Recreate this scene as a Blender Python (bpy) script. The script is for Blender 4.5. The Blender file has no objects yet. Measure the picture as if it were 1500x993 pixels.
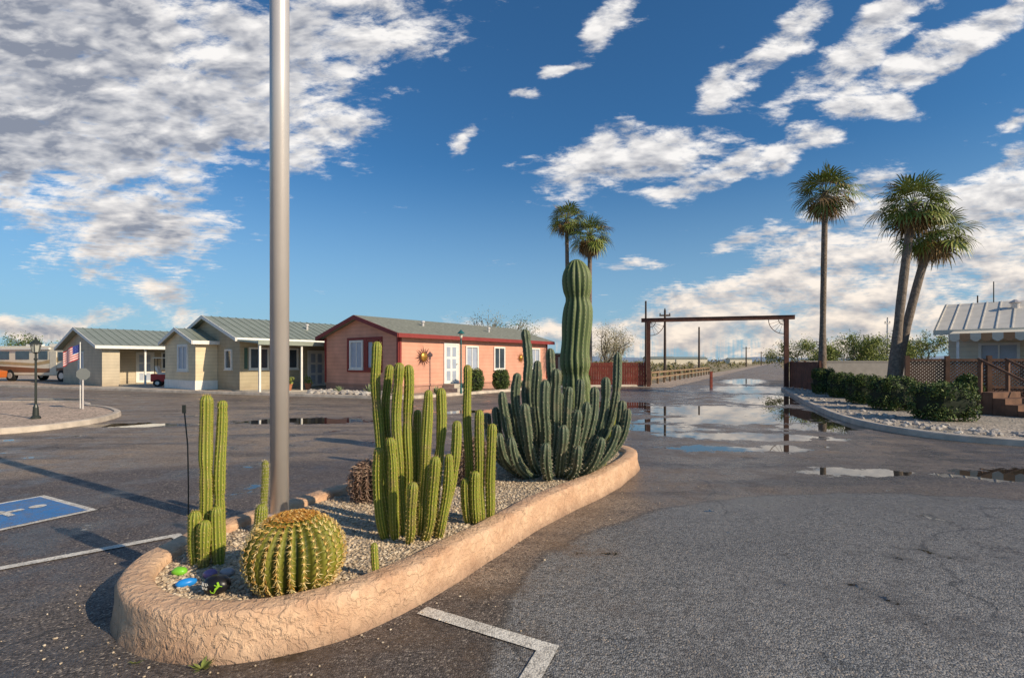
import bpy, math, random
from mathutils import Vector, Matrix, noise as mnoise
R = random.Random(7)
rad = math.radians
scene = bpy.context.scene
COL = scene.collection
CAM_H = 1.6
# ------------------------------------------------------------ helpers
def survey(px, py, d):
    """world point from a bearing measured at the survey station (0,0,1.6) and its distance d"""
    return Vector(((px-750)*d/750, d, CAM_H-(py-530)*d/750))
def gpt(px, py, z=0.0):
    d = (CAM_H-z)*750/(py-530)
    return Vector(((px-750)*d/750, d, z))

class MB:
    def __init__(s): s.v=[]; s.f=[]; s.m=[]; s.a=[]
    def add(s, vs, fs, mi=0, a=None):
        o=len(s.v); s.v+= [tuple(p) for p in vs]; s.f+=[tuple(i+o for i in f) for f in fs]; s.m+=[mi]*len(fs)
        s.a += (a if a else [0.0]*len(vs))
    def box(s,x0,x1,y0,y1,z0,z1,mi=0):
        v=[(x0,y0,z0),(x1,y0,z0),(x1,y1,z0),(x0,y1,z0),(x0,y0,z1),(x1,y0,z1),(x1,y1,z1),(x0,y1,z1)]
        s.add(v,[(0,3,2,1),(4,5,6,7),(0,1,5,4),(1,2,6,5),(2,3,7,6),(3,0,4,7)],mi)
    def prism(s, poly, axis, a0, a1, mi=0):
        n=len(poly)
        def mk(p,t):
            if axis=='x': return (t,p[0],p[1])
            if axis=='y': return (p[0],t,p[1])
            return (p[0],p[1],t)
        v=[mk(p,a0) for p in poly]+[mk(p,a1) for p in poly]
        f=[tuple(range(n-1,-1,-1)),tuple(range(n,2*n))]+[(i,(i+1)%n,n+(i+1)%n,n+i) for i in range(n)]
        s.add(v,f,mi)
    def tube(s, pts, rads, n=8, mi=0, cap=True):
        pts=[Vector(p) for p in pts]
        if not isinstance(rads,(list,tuple)): rads=[rads]*len(pts)
        v=[];f=[]
        prev=None
        for i,p in enumerate(pts):
            t=(pts[min(i+1,len(pts)-1)]-pts[max(i-1,0)])
            if t.length<1e-9: t=Vector((0,0,1))
            t.normalize()
            ref=prev if prev is not None else (Vector((1,0,0)) if abs(t.x)<.9 else Vector((0,1,0)))
            u=(ref-t*ref.dot(t)); u.normalize(); w=t.cross(u); prev=u
            for k in range(n):
                a=2*math.pi*k/n
                v.append(p+(u*math.cos(a)+w*math.sin(a))*rads[i])
        for i in range(len(pts)-1):
            for k in range(n):
                f.append((i*n+k,i*n+(k+1)%n,(i+1)*n+(k+1)%n,(i+1)*n+k))
        if cap:
            f.append(tuple(range(n-1,-1,-1))); b=(len(pts)-1)*n; f.append(tuple(b+k for k in range(n)))
        s.add(v,f,mi)
    def lathe(s, prof, n=16, mi=0, c=(0,0,0)):
        v=[];f=[]
        for r,z in prof:
            for k in range(n):
                a=2*math.pi*k/n; v.append((c[0]+r*math.cos(a),c[1]+r*math.sin(a),c[2]+z))
        for i in range(len(prof)-1):
            for k in range(n): f.append((i*n+k,i*n+(k+1)%n,(i+1)*n+(k+1)%n,(i+1)*n+k))
        f.append(tuple(range(n-1,-1,-1))); b=(len(prof)-1)*n; f.append(tuple(b+k for k in range(n)))
        s.add(v,f,mi)
    def obj(s, name, mats, parent=None, smooth=False, attr=False, bevel=0):
        me=bpy.data.meshes.new(name); me.from_pydata(s.v,[],s.f)
        if not isinstance(mats,(list,tuple)): mats=[mats]
        for m in mats: me.materials.append(m)
        me.polygons.foreach_set('material_index',s.m)
        if smooth: me.polygons.foreach_set('use_smooth',[True]*len(s.f))
        if attr:
            at=me.attributes.new('rib','FLOAT','POINT'); at.data.foreach_set('value',s.a)
        me.update()
        o=bpy.data.objects.new(name,me); COL.objects.link(o)
        if parent: o.parent=parent
        if bevel:
            b=o.modifiers.new('bevel','BEVEL'); b.width=bevel; b.segments=2; b.limit_method='ANGLE'
        return o
def thing(name,label,cat,loc=(0,0,0),rz=0,group=None):
    o=bpy.data.objects.new(name,None); COL.objects.link(o); o.empty_display_size=.2
    o.location=loc; o.rotation_euler=(0,0,rz); o['label']=label; o['category']=cat
    if group: o['group']=group
    return o
def tag(o,label,cat,group=None):
    o['label']=label; o['category']=cat
    if group: o['group']=group
    return o
# ------------------------------------------------------------ node helpers
class NT:
    def __init__(s,tree): s.t=tree; s.n=tree.nodes; s.l=tree.links
    def node(s,typ,**kw):
        nd=s.n.new(typ)
        for k,v in kw.items(): setattr(nd,k,v)
        return nd
    def put(s,sock,val):
        if val is None: return
        if isinstance(val,bpy.types.NodeSocket): s.l.new(val,sock)
        else: sock.default_value=val
    def math(s,op,a,b=None,c=None,clamp=False):
        nd=s.node('ShaderNodeMath',operation=op,use_clamp=clamp)
        s.put(nd.inputs[0],a); s.put(nd.inputs[1],b); s.put(nd.inputs[2],c)
        return nd.outputs[0]
    def vmath(s,op,a,b=None,scale=None):
        nd=s.node('ShaderNodeVectorMath',operation=op)
        s.put(nd.inputs[0],a); s.put(nd.inputs[1],b)
        if scale is not None: s.put(nd.inputs['Scale'],scale)
        return nd.outputs[0]
    def noise(s,vec,scale,detail=4,rough=.5,dist=0,out='Fac'):
        nd=s.node('ShaderNodeTexNoise'); s.put(nd.inputs['Vector'],vec); s.put(nd.inputs['Scale'],scale)
        nd.inputs['Detail'].default_value=detail; nd.inputs['Roughness'].default_value=rough; nd.inputs['Distortion'].default_value=dist
        return nd.outputs[out]
    def voro(s,vec,scale,feature='F1',out='Distance'):
        nd=s.node('ShaderNodeTexVoronoi',feature=feature); s.put(nd.inputs['Vector'],vec); nd.inputs['Scale'].default_value=scale
        return nd.outputs[out]
    def mapr(s,val,a,b,c=0,d=1,smooth=False):
        nd=s.node('ShaderNodeMapRange',interpolation_type='SMOOTHSTEP' if smooth else 'LINEAR')
        s.put(nd.inputs['Value'],val)
        for i,x in zip(('From Min','From Max','To Min','To Max'),(a,b,c,d)): nd.inputs[i].default_value=x
        return nd.outputs[0]
    def mix(s,f,a,b,mode='MIX'):
        nd=s.node('ShaderNodeMix',data_type='RGBA',blend_type=mode)
        s.put(nd.inputs[0],f); s.put(nd.inputs[6],c4(a)); s.put(nd.inputs[7],c4(b))
        return nd.outputs[2]
    def mapping(s,vec,loc,rot,scale,typ='TEXTURE'):
        nd=s.node('ShaderNodeMapping',vector_type=typ); s.put(nd.inputs['Vector'],vec)
        nd.inputs['Location'].default_value=loc; nd.inputs['Rotation'].default_value=rot; nd.inputs['Scale'].default_value=scale
        return nd.outputs[0]
    def blob(s,vec,cx,cy,rx,ry,ang):
        m=s.mapping(vec,(cx,cy,0),(0,0,ang),(rx,ry,1))
        g=s.node('ShaderNodeTexGradient',gradient_type='SPHERICAL'); s.l.new(m,g.inputs[0]); return g.outputs['Fac']
    def bump(s,h,strength=.3,dist=.01,normal=None):
        nd=s.node('ShaderNodeBump'); nd.inputs['Strength'].default_value=strength; nd.inputs['Distance'].default_value=dist
        s.put(nd.inputs['Height'],h)
        if normal: s.l.new(normal,nd.inputs['Normal'])
        return nd.outputs[0]
def c4(c):
    if isinstance(c,(tuple,list)) and len(c)==3: return (*c,1)
    return c
def newmat(name):
    m=bpy.data.materials.new(name); m.use_nodes=True
    nt=NT(m.node_tree); b=m.node_tree.nodes['Principled BSDF']
    return m,nt,b
def mat(name,col,rough=.7,var=.15,nscale=3,bump=0,bscale=40,bdist=.01,metal=0,spec=.4,dirt=0):
    m,nt,b=newmat(name)
    tc=nt.node('ShaderNodeTexCoord').outputs['Object']
    n=nt.noise(tc,nscale,4,.6)
    f=nt.mapr(n,.3,.7)
    lo=tuple(c*(1-var) for c in col); hi=tuple(min(1,c*(1+var)) for c in col)
    c=nt.mix(f,lo,hi)
    nt.l.new(c,b.inputs['Base Color'])
    b.inputs['Roughness'].default_value=rough; b.inputs['Metallic'].default_value=metal; b.inputs['Specular IOR Level'].default_value=spec
    if bump:
        h=nt.noise(tc,bscale,4,.6); nt.l.new(nt.bump(h,bump,bdist),b.inputs['Normal'])
    return m
def island_mat(name,cols,rough=.7,spec=.3,trans=0):
    m,nt,b=newmat(name)
    g=nt.node('ShaderNodeNewGeometry').outputs['Random Per Island']
    r=nt.node('ShaderNodeValToRGB'); nt.l.new(g,r.inputs[0])
    els=r.color_ramp.elements
    while len(els)<len(cols): els.new(.5)
    for i,c in enumerate(cols): els[i].position=i/(len(cols)-1); els[i].color=(*c,1)
    nt.l.new(r.outputs[0],b.inputs['Base Color']); b.inputs['Roughness'].default_value=rough; b.inputs['Specular IOR Level'].default_value=spec
    return m
# ------------------------------------------------------------ camera
cam=bpy.data.cameras.new('camera'); cam.sensor_width=36; cam.lens=18; cam.shift_y=.0223; cam.clip_end=8000; cam.clip_start=.05
co=bpy.data.objects.new('camera',cam); COL.objects.link(co); co.location=(0,0,CAM_H); co.rotation_euler=(rad(90),0,0)
scene.camera=co
scene.view_settings.view_transform='Standard'; scene.view_settings.look='None'; scene.view_settings.exposure=0
# ------------------------------------------------------------ sun + sky
az=Vector((.86,-.51,0)).normalized(); EL=rad(28)
S=Vector((az.x*math.cos(EL),az.y*math.cos(EL),math.sin(EL)))
sl=bpy.data.lights.new('sun','SUN'); sl.energy=5; sl.angle=rad(.5); sl.color=(1,.84,.62)
so=bpy.data.objects.new('sun',sl); COL.objects.link(so); so.rotation_euler=(-S).to_track_quat('-Z','Y').to_euler()
w=bpy.data.worlds.new('World'); scene.world=w; w.use_nodes=True
try:
    w.cycles.sampling_method='MANUAL'; w.cycles.sample_map_resolution=256
except Exception: pass
nt=NT(w.node_tree); bg=w.node_tree.nodes['Background']
sky=nt.node('ShaderNodeTexSky',sky_type='NISHITA'); sky.sun_disc=False; sky.sun_elevation=EL; sky.sun_rotation=math.atan2(S.x,S.y)
sky.air_density=1.0; sky.dust_density=.6; sky.ozone_density=3.0
tc=nt.node('ShaderNodeTexCoord').outputs['Generated']
sp=nt.node('ShaderNodeSeparateXYZ'); nt.l.new(tc,sp.inputs[0]); x,y,z=sp.outputs
ys=nt.math('MAXIMUM',y,.05); zs=nt.math('MAXIMUM',z,.04)
u=nt.math('DIVIDE',x,ys); v=nt.math('DIVIDE',z,ys)
cb=nt.node('ShaderNodeCombineXYZ'); nt.l.new(u,cb.inputs[0]); nt.l.new(v,cb.inputs[1])
cp=nt.node('ShaderNodeCombineXYZ'); nt.l.new(nt.math('DIVIDE',x,zs),cp.inputs[0]); nt.l.new(nt.math('DIVIDE',y,zs),cp.inputs[1])
UV=cb.outputs[0]; P=cp.outputs[0]
wn=nt.noise(UV,5.0,2,.6,0,'Color')
UVw=nt.vmath('ADD',UV,nt.vmath('SCALE',nt.vmath('MULTIPLY',nt.vmath('SUBTRACT',wn,(.5,.5,.5)),(1,1,0)),scale=.12))
BL=[(20,90,460,270,-10,1.5),(330,120,310,180,10,1.05),(190,320,240,115,0,.8),(470,50,290,95,10,.9),(240,425,150,60,-35,.64),(470,190,160,100,10,.62),(160,395,140,36,-10,.52),(600,20,110,36,10,.5),
(890,25,90,36,48,.85),(825,95,58,15,25,.60),(768,138,52,17,10,.66),(667,215,34,22,60,.56),
(925,225,210,66,12,1.0),(1085,245,180,40,16,.95),(985,278,110,24,8,.8),(1245,85,230,50,38,1.0),(1075,112,120,36,40,.75),(1150,50,150,44,52,.85),(1370,80,230,46,26,1.0),(1450,40,160,36,24,.8),(1330,22,120,26,24,.6),
(1270,165,110,32,3,.9),(1190,218,90,26,12,.85),(1090,352,95,22,8,.66),(1455,255,190,46,24,.95),(1480,180,60,20,20,.5),
(1390,390,430,160,14,1.4),(1130,425,270,54,10,1.0),(1200,350,140,34,15,.7),(1150,490,640,58,0,1.1),(50,470,260,30,0,.7),(930,395,80,14,0,.42),(620,475,140,16,0,.3),(1240,300,140,40,25,.75)]
acc=None
for (cx,cy,rx,ry,ang,wt) in BL:
    f=nt.blob(UVw,(cx-750)/750,(530-cy)/750,rx/750,ry/750,rad(ang))
    f=nt.math('MULTIPLY',f,wt)
    acc=f if acc is None else nt.math('MAXIMUM',acc,f)
front=nt.mapr(y,.05,.2); acc=nt.math('MULTIPLY',acc,front)
acc=nt.math('ADD',acc,nt.math('MULTIPLY',nt.mapr(y,.1,-.2),.2))
Pr=nt.mapping(P,(0,0,0),(0,0,rad(-35)),(1,1.5,1),'POINT')
n1=nt.noise(Pr,5.5,5,.66,.2)
UVr=nt.mapping(UV,(0,0,0),(0,0,rad(-28)),(.68,1.5,1),'POINT')
n2=nt.noise(UVr,12,6,.66,.2)
nn=nt.math('ADD',nt.math('MULTIPLY',n1,.35),nt.math('MULTIPLY',n2,.65))
nn=nt.math('MULTIPLY',nt.math('SUBTRACT',nn,.5),2.7)
leftm=nt.mapr(u,-.35,-.8)
cap=nt.math('ADD',.66,nt.math('MULTIPLY',leftm,.22))
val=nt.math('ADD',nn,nt.math('MINIMUM',nt.math('MULTIPLY',acc,1.25),cap))
alpha=nt.mapr(val,.26,.76,0,1,True)
off=nt.vmath('ADD',UVr,(.018,.03,0))
n3=nt.noise(off,12,3,.66,.2)
sh=nt.math('SUBTRACT',n2,n3)
sh=nt.math('ADD',nt.math('MULTIPLY',sh,2.8),.74)
lowf=nt.mapr(wn,.34,.62,.12,.72)
lm2=nt.mapr(u,-.2,-.7,.45,1)
sh=nt.math('SUBTRACT',sh,nt.math('MULTIPLY',nt.math('MULTIPLY',lowf,lm2),nt.mapr(val,.5,.95)),clamp=True)
warm=nt.mix(nt.mapr(v,0,.35),(1.0,.84,.68),(.96,.93,.90))
ccol=nt.mix(sh,(.25,.275,.34),warm)
skyc=nt.mix(1.0,sky.outputs[0],(.040,.082,.108),'MULTIPLY')
hz=nt.mapr(z,-.02,.38,1,0,True)
skyc=nt.mix(nt.math('MULTIPLY',hz,.74),skyc,(.33,.50,.64))
final=nt.mix(nt.math('MULTIPLY',alpha,.96),skyc,ccol)
nt.l.new(final,bg.inputs[0]); bg.inputs[1].default_value=1.05
# ------------------------------------------------------------ materials
def asphalt(name):
    m,nt,b=newmat(name)
    tc=nt.node('ShaderNodeTexCoord').outputs['Object']
    big=nt.noise(tc,.22,3,.6,.3); mid=nt.noise(tc,1.3,5,.68); fine=nt.noise(tc,9,4,.7)
    base=nt.mix(nt.mapr(big,.38,.60),(.14,.112,.093),(.31,.23,.165))
    base=nt.mix(nt.mapr(mid,.40,.60,0,.8),base,(.37,.275,.195))
    wv=nt.noise(tc,.9,3,.6,0,'Color')
    wvc=nt.vmath('SUBTRACT',wv,(.5,.5,.5))
    wt=nt.vmath('ADD',tc,nt.vmath('SCALE',wvc,scale=1.3))
    st=nt.mapping(tc,(0,0,0),(0,0,rad(15)),(.25,1.6,1),'POINT')
    streak=nt.noise(st,.9,4,.65)
    base=nt.mix(nt.mapr(streak,.49,.62,0,.72),base,(.075,.064,.058))
    wv2=nt.vmath('ADD',tc,nt.vmath('SCALE',wvc,scale=.5))
    dm=nt.blob(wv2,-4.4,5.6,4.2,2.6,rad(20)); dm=nt.mapr(dm,0,.16)
    base=nt.mix(nt.math('MULTIPLY',dm,.82),base,nt.mix(mid,(.055,.045,.045),(.12,.10,.095)))
    dm2=nt.blob(wv2,-1.4,2.2,3.8,1.7,rad(0)); dm2=nt.mapr(dm2,0,.16)
    base=nt.mix(nt.math('MULTIPLY',dm2,.8),base,nt.mix(mid,(.055,.048,.045),(.13,.11,.10)))
    pm=nt.blob(wv2,4.3,2.4,4.5,3.9,rad(-8)); pme=pm; pm=nt.mapr(pm,.0,.02)
    pc=nt.mix(nt.mapr(mid,.32,.66),(.13,.132,.135),(.33,.31,.285))
    pc=nt.mix(nt.mapr(big,.5,.62,0,.45),pc,(.12,.115,.11))
    base=nt.mix(pm,base,pc)
    edge=nt.math('MULTIPLY',nt.mapr(pme,.0,.006),nt.mapr(pme,.02,.008))
    base=nt.mix(nt.math('MULTIPLY',edge,.5),base,(.05,.045,.04))
    vt=nt.node('ShaderNodeTexVoronoi'); nt.l.new(tc,vt.inputs['Vector']); vt.inputs['Scale'].default_value=90
    sv=nt.node('ShaderNodeSeparateColor'); nt.l.new(vt.outputs['Color'],sv.inputs[0])
    spk=nt.mapr(sv.outputs[0],0,1,.3,1.75)
    base=nt.mix(1,base,spk,'MULTIPLY')
    base=nt.mix(nt.mapr(sv.outputs[1],.9,.97,0,.7),base,(.48,.40,.32))
    base=nt.mix(nt.mapr(fine,.55,.7,0,.5),base,(.045,.04,.038))
    cr=nt.voro(wt,.33,'DISTANCE_TO_EDGE'); cr=nt.mapr(cr,.0,.009,1,0)
    crk=nt.math('MULTIPLY',cr,nt.mapr(streak,.40,.52)); base=nt.mix(nt.math('MULTIPLY',crk,.7),base,(.02,.02,.02))
    PU=[(3.3,12.4,1.9,1.0,0),(5.0,11.0,2.4,.75,-5),(7.6,12.6,1.9,1.0,10),(6.6,16.6,3.4,3.0,30),(4.9,7.5,.95,.34,-10),(7.2,7.2,1.3,.6,0),(11,22,2.0,4.6,-25),(-5.5,14,2.6,.9,0),(-9.5,13,1.8,.6,0),(6.4,14.2,4.0,1.3,10),(13.8,30,2.8,6,-27),(4.0,19,2.0,2.2,0),(-1,16.5,2.2,.7,10),(4.2,9.4,1.6,.5,0),(-20,22,3,.6,-10),(9.0,16,.8,3.4,-15),(1.8,14.6,1.0,.5,0),(19,42,2.0,9,-27)]
    tw=nt.vmath('ADD',tc,nt.vmath('SCALE',nt.vmath('SUBTRACT',nt.noise(tc,1.9,5,.7,0,'Color'),(.5,.5,.5)),scale=1.5))
    ac=None
    for p in PU:
        f=nt.blob(tw,p[0],p[1],p[2],p[3],rad(p[4])); ac=f if ac is None else nt.math('MAXIMUM',ac,f)
    pv=nt.math('ADD',ac,nt.math('MULTIPLY',nt.math('SUBTRACT',mid,.5),1.7))
    pud=nt.mapr(pv,.23,.27); wet=nt.mapr(pv,-.12,.22)
    area=nt.blob(wv2,8.5,20,11,21,rad(-27)); area=nt.mapr(area,0,.3)
    wet=nt.math('MAXIMUM',wet,nt.math('MULTIPLY',area,nt.mapr(mid,.36,.54,.25,1)))
    base=nt.mix(nt.math('MULTIPLY',wet,.66),base,(.045,.036,.031))
    base=nt.mix(pud,base,(.03,.025,.02))
    nt.l.new(base,b.inputs['Base Color'])
    rr=nt.math('SUBTRACT',.74,nt.math('MULTIPLY',wet,.50))
    rr=nt.math('MULTIPLY',rr,nt.math('SUBTRACT',1,nt.math('MULTIPLY',pud,.97)))
    nt.l.new(rr,b.inputs['Roughness']); b.inputs['Specular IOR Level'].default_value=.5
    h=nt.math('SUBTRACT',nt.math('MULTIPLY',fine,.6),vt.outputs['Distance'])
    h=nt.math('MULTIPLY',h,nt.math('SUBTRACT',1,pud))
    nt.l.new(nt.bump(h,.7,.009),b.inputs['Normal'])
    return m
M_asph=asphalt('asphalt')
def groundmat(name,c1,c2,sc=.05,spk=0):
    m,nt,b=newmat(name); tc=nt.node('ShaderNodeTexCoord').outputs['Object']
    n=nt.noise(tc,sc,6,.65); c=nt.mix(nt.mapr(n,.38,.62),c1,c2)
    if spk:
        vt=nt.node('ShaderNodeTexVoronoi'); nt.l.new(tc,vt.inputs['Vector']); vt.inputs['Scale'].default_value=spk
        sv=nt.node('ShaderNodeSeparateColor'); nt.l.new(vt.outputs['Color'],sv.inputs[0])
        c=nt.mix(1,c,nt.mapr(sv.outputs[0],0,1,.5,1.5),'MULTIPLY')
        nt.l.new(nt.bump(vt.outputs['Distance'],.8,.02),b.inputs['Normal'])
    nt.l.new(c,b.inputs['Base Color']); b.inputs['Roughness'].default_value=.9; return m
M_desert=groundmat('desert_soil',(.40,.28,.17),(.21,.19,.095),.06)
M_lot=groundmat('lot_gravel',(.44,.33,.25),(.32,.26,.21),.4,14)
M_isl=groundmat('island_gravel',(.42,.35,.28),(.27,.24,.2),.6,22)
M_isl2=groundmat('pink_gravel',(.5,.37,.28),(.38,.29,.22),.6,22)
M_bed=groundmat('bed_gravel',(.52,.41,.29),(.34,.26,.18),2,55)
M_conc=mat('concrete',(.47,.42,.35),.85,.2,4,.3,60,.01)
M_curb=mat('curb_concrete',(.5,.42,.34),.85,.25,3,.3,40,.01)
M_white=mat('white_paint',(.78,.75,.69),.6,.08,5)
M_cream=mat('cream_paint',(.7,.63,.5),.6,.08,4)
def roadpaint(name,col,under=(.12,.11,.10),wear=.35):
    m,nt,b=newmat(name); tc=nt.node('ShaderNodeTexCoord').outputs['Object']
    vt=nt.node('ShaderNodeTexVoronoi'); nt.l.new(tc,vt.inputs['Vector']); vt.inputs['Scale'].default_value=90
    sv=nt.node('ShaderNodeSeparateColor'); nt.l.new(vt.outputs['Color'],sv.inputs[0])
    n=nt.noise(tc,12,5,.7); f=nt.math('ADD',nt.math('MULTIPLY',sv.outputs[0],.35),n)
    c=nt.mix(nt.mapr(f,.6,.95,0,wear*2.2),col,under)
    c=nt.mix(nt.mapr(nt.noise(tc,3,3,.6),.35,.7,0,.3),c,(.25,.2,.15))
    nt.l.new(c,b.inputs['Base Color']); b.inputs['Roughness'].default_value=.6
    nt.l.new(nt.bump(nt.math('SUBTRACT',0,vt.outputs['Distance']),.5,.006),b.inputs['Normal']); return m
M_line=roadpaint('line_paint',(.8,.75,.66)); M_blue=roadpaint('blue_paint',(.02,.19,.5))
def stucco():
    m,nt,b=newmat('stucco'); tc=nt.node('ShaderNodeTexCoord').outputs['Object']
    n=nt.noise(tc,3,5,.65); c=nt.mix(nt.mapr(n,.35,.65),(.58,.34,.20),(.74,.49,.31))
    sp=nt.node('ShaderNodeSeparateXYZ'); nt.l.new(tc,sp.inputs[0])
    g=nt.math('ADD',sp.outputs[2],nt.math('MULTIPLY',n,.14))
    c=nt.mix(nt.mapr(g,.06,.17,.7,0),c,(.2,.13,.09))
    ck=nt.voro(nt.vmath('ADD',tc,nt.vmath('SCALE',nt.noise(tc,3,3,.6,0,'Color'),scale=.5)),1.4,'DISTANCE_TO_EDGE')
    ck=nt.mapr(ck,0,.006,1,0)
    c=nt.mix(nt.math('MULTIPLY',ck,.6),c,(.1,.06,.04))
    n2=nt.noise(tc,20,4,.6,.6)
    c=nt.mix(nt.mapr(n2,.40,.52,.22,0),c,(.36,.21,.14))
    nt.l.new(c,b.inputs['Base Color']); b.inputs['Roughness'].default_value=.9
    h=nt.mapr(n2,.42,.58); h=nt.math('ADD',h,nt.math('MULTIPLY',nt.noise(tc,110,2,.5),.4))
    nt.l.new(nt.bump(h,.7,.012),b.inputs['Normal']); return m
M_stucco=stucco()
def siding(name,col,sc=5.2):
    m,nt,b=newmat(name); tc=nt.node('ShaderNodeTexCoord').outputs['Object']
    n=nt.noise(tc,1.3,4,.6); c=nt.mix(nt.mapr(n,.3,.7),tuple(x*.84 for x in col),tuple(x*1.08 for x in col))
    sp=nt.node('ShaderNodeSeparateXYZ'); nt.l.new(tc,sp.inputs[0])
    fr=nt.math('FRACT',nt.math('MULTIPLY',sp.outputs[2],sc))
    c=nt.mix(nt.mapr(fr,.88,1.0,0,.55),c,tuple(x*.3 for x in col))
    c=nt.mix(nt.mapr(nt.math('ADD',sp.outputs[2],nt.math('MULTIPLY',n,.6)),.3,.8,.35,0),c,(.2,.15,.11))
    nt.l.new(c,b.inputs['Base Color']); b.inputs['Roughness'].default_value=.75
    nt.l.new(nt.bump(fr,.5,.02),b.inputs['Normal']); return m
M_pink=siding('pink_siding',(.72,.35,.24)); M_beige=siding('beige_siding',(.44,.37,.25)); M_beige2=siding('cream_siding',(.76,.62,.41)); M_tan=siding('tan_siding',(.56,.47,.34))
M_red=mat('dark_red_trim',(.25,.035,.03),.6,.15)
M_roofm=mat('metal_roof',(.30,.33,.27),.45,.12,1.2,.1,8,.01,.3)
M_roofs=mat('shingle_roof',(.22,.225,.185),.9,.3,7,.6,30,.02)
M_glass=mat('window_glass',(.05,.07,.09),.08,.3,1.5,spec=.8)
M_blind=mat('window_blind',(.38,.42,.5),.35,.12,2,spec=.6)
M_steel=mat('brushed_steel',(.68,.61,.56),.34,.06,1.5,.05,60,.002,.35,.6)
M_rust=mat('rusty_steel',(.12,.05,.033),.8,.35,3,.3,30,.01)
M_redfence=mat('red_fence_paint',(.25,.055,.035),.75,.3,2.5,.2,20)
M_brown=mat('brown_stained_wood',(.15,.075,.045),.8,.35,3,.2,20)
M_wood=mat('weathered_wood',(.26,.17,.1),.85,.3,4,.3,30)
M_pole=mat('utility_pole_wood',(.07,.05,.04),.9,.3,4)
M_block=mat('block_wall',(.28,.26,.24),.9,.15,2,.3,20)
M_dark=mat('dark_paint',(.03,.035,.03),.4,.2)
M_black=mat('black_rubber',(.02,.02,.02),.8,.2)
M_trunk=mat('palm_bark',(.20,.155,.12),.9,.4,9,.8,14,.04)
M_bark=mat('tree_bark',(.18,.145,.1),.9,.3,6,.5,20)
M_palm=island_mat('palm_leaf',[(.08,.12,.02),(.19,.23,.04),(.32,.33,.09),(.12,.17,.03),(.25,.28,.06)],.45,.5)
M_palmdead=island_mat('dead_palm_leaf',[(.3,.18,.07),(.18,.11,.05),(.4,.27,.12)],.8)
M_hedge=island_mat('hedge_leaf',[(.03,.055,.015),(.07,.11,.025),(.12,.17,.04),(.04,.075,.02),(.22,.24,.06)],.6)
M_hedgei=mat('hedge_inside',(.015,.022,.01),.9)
M_pv=island_mat('palo_verde_leaf',[(.16,.2,.04),(.27,.3,.07),(.11,.15,.035),(.34,.34,.1)],.7)
M_pale=island_mat('pale_twig_leaf',[(.38,.32,.19),(.26,.25,.12),(.45,.38,.24)],.8)
M_scrub=island_mat('scrub_leaf',[(.12,.13,.04),(.21,.18,.07),(.3,.24,.11),(.08,.1,.035)],.8)
M_peb=island_mat('pebbles',[(.6,.47,.33),(.42,.31,.2),(.76,.64,.48),(.52,.41,.29),(.28,.21,.14),(.68,.55,.39)],.8)
M_rock=island_mat('rocks',[(.48,.42,.37),(.34,.3,.26),(.58,.53,.47)],.85)
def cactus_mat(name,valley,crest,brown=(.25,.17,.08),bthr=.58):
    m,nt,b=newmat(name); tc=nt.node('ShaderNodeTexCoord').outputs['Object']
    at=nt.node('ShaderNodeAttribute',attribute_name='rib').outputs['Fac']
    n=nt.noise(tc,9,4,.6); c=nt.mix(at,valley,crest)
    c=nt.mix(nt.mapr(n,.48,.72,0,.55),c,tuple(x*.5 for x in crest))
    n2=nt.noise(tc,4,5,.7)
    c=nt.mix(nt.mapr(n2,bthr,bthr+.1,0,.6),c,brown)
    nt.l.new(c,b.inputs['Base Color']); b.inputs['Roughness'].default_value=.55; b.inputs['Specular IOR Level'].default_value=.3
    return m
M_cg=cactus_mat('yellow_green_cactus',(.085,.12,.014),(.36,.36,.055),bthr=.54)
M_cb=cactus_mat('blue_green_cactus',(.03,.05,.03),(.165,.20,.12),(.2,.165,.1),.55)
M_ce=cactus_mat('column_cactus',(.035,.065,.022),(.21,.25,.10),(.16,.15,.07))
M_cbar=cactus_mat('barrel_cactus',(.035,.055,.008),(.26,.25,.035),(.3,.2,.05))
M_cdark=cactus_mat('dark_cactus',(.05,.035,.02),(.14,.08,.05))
M_spy=island_mat('yellow_spines',[(.78,.55,.18),(.55,.36,.1),(.9,.72,.36),(.65,.4,.12)],.6)
M_spo=island_mat('orange_spines',[(.55,.25,.04),(.36,.14,.025),(.75,.44,.1)],.6)
M_spw=island_mat('pale_spines',[(.7,.62,.46),(.45,.36,.24),(.6,.52,.36)],.7)
M_spd=island_mat('dark_spines',[(.24,.13,.09),(.42,.3,.22),(.13,.07,.055)],.7)
# ------------------------------------------------------------ setting sheets
def sheet(name,poly,z,m,kind='structure',h=None):
    mb=MB()
    if h: mb.prism([(p[0],p[1]) for p in poly],'z',z,z+h)
    else: mb.add([(p[0],p[1],z) for p in poly],[tuple(range(len(poly)))])
    o=mb.obj(name,m); o['kind']=kind; return o
sheet('ground',[(-3000,-500),(3000,-500),(3000,6000),(-3000,6000)],-.02,M_desert)
sheet('parking_lot',[(-90,-30),(70,-30),(70,12),(30,33.5),(-90,52)],-.004,M_asph)
dv=Vector((.52,1,0)).normalized()
def smooth_poly(pts,closed=True,n=8):
    out=[];N=len(pts)
    for i in range(N if closed else N-1):
        if closed: p0,p1,p2,p3=[Vector(pts[(i+k)%N]) for k in (-1,0,1,2)]
        else: p0,p1,p2,p3=[Vector(pts[min(max(i+k,0),N-1)]) for k in (-1,0,1,2)]
        for j in range(n):
            t=j/n
            out.append(.5*((2*p1)+(p2-p0)*t+(2*p0-5*p1+4*p2-p3)*t*t+(3*p1-p0-3*p2+p3)*t**3))
    if not closed: out.append(Vector(pts[-1]))
    return out
def V3(l): return [Vector((a,b,0)) for a,b in l]
L0=Vector((9.9,32,0)); R0=Vector((17.6,32,0))
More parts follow.
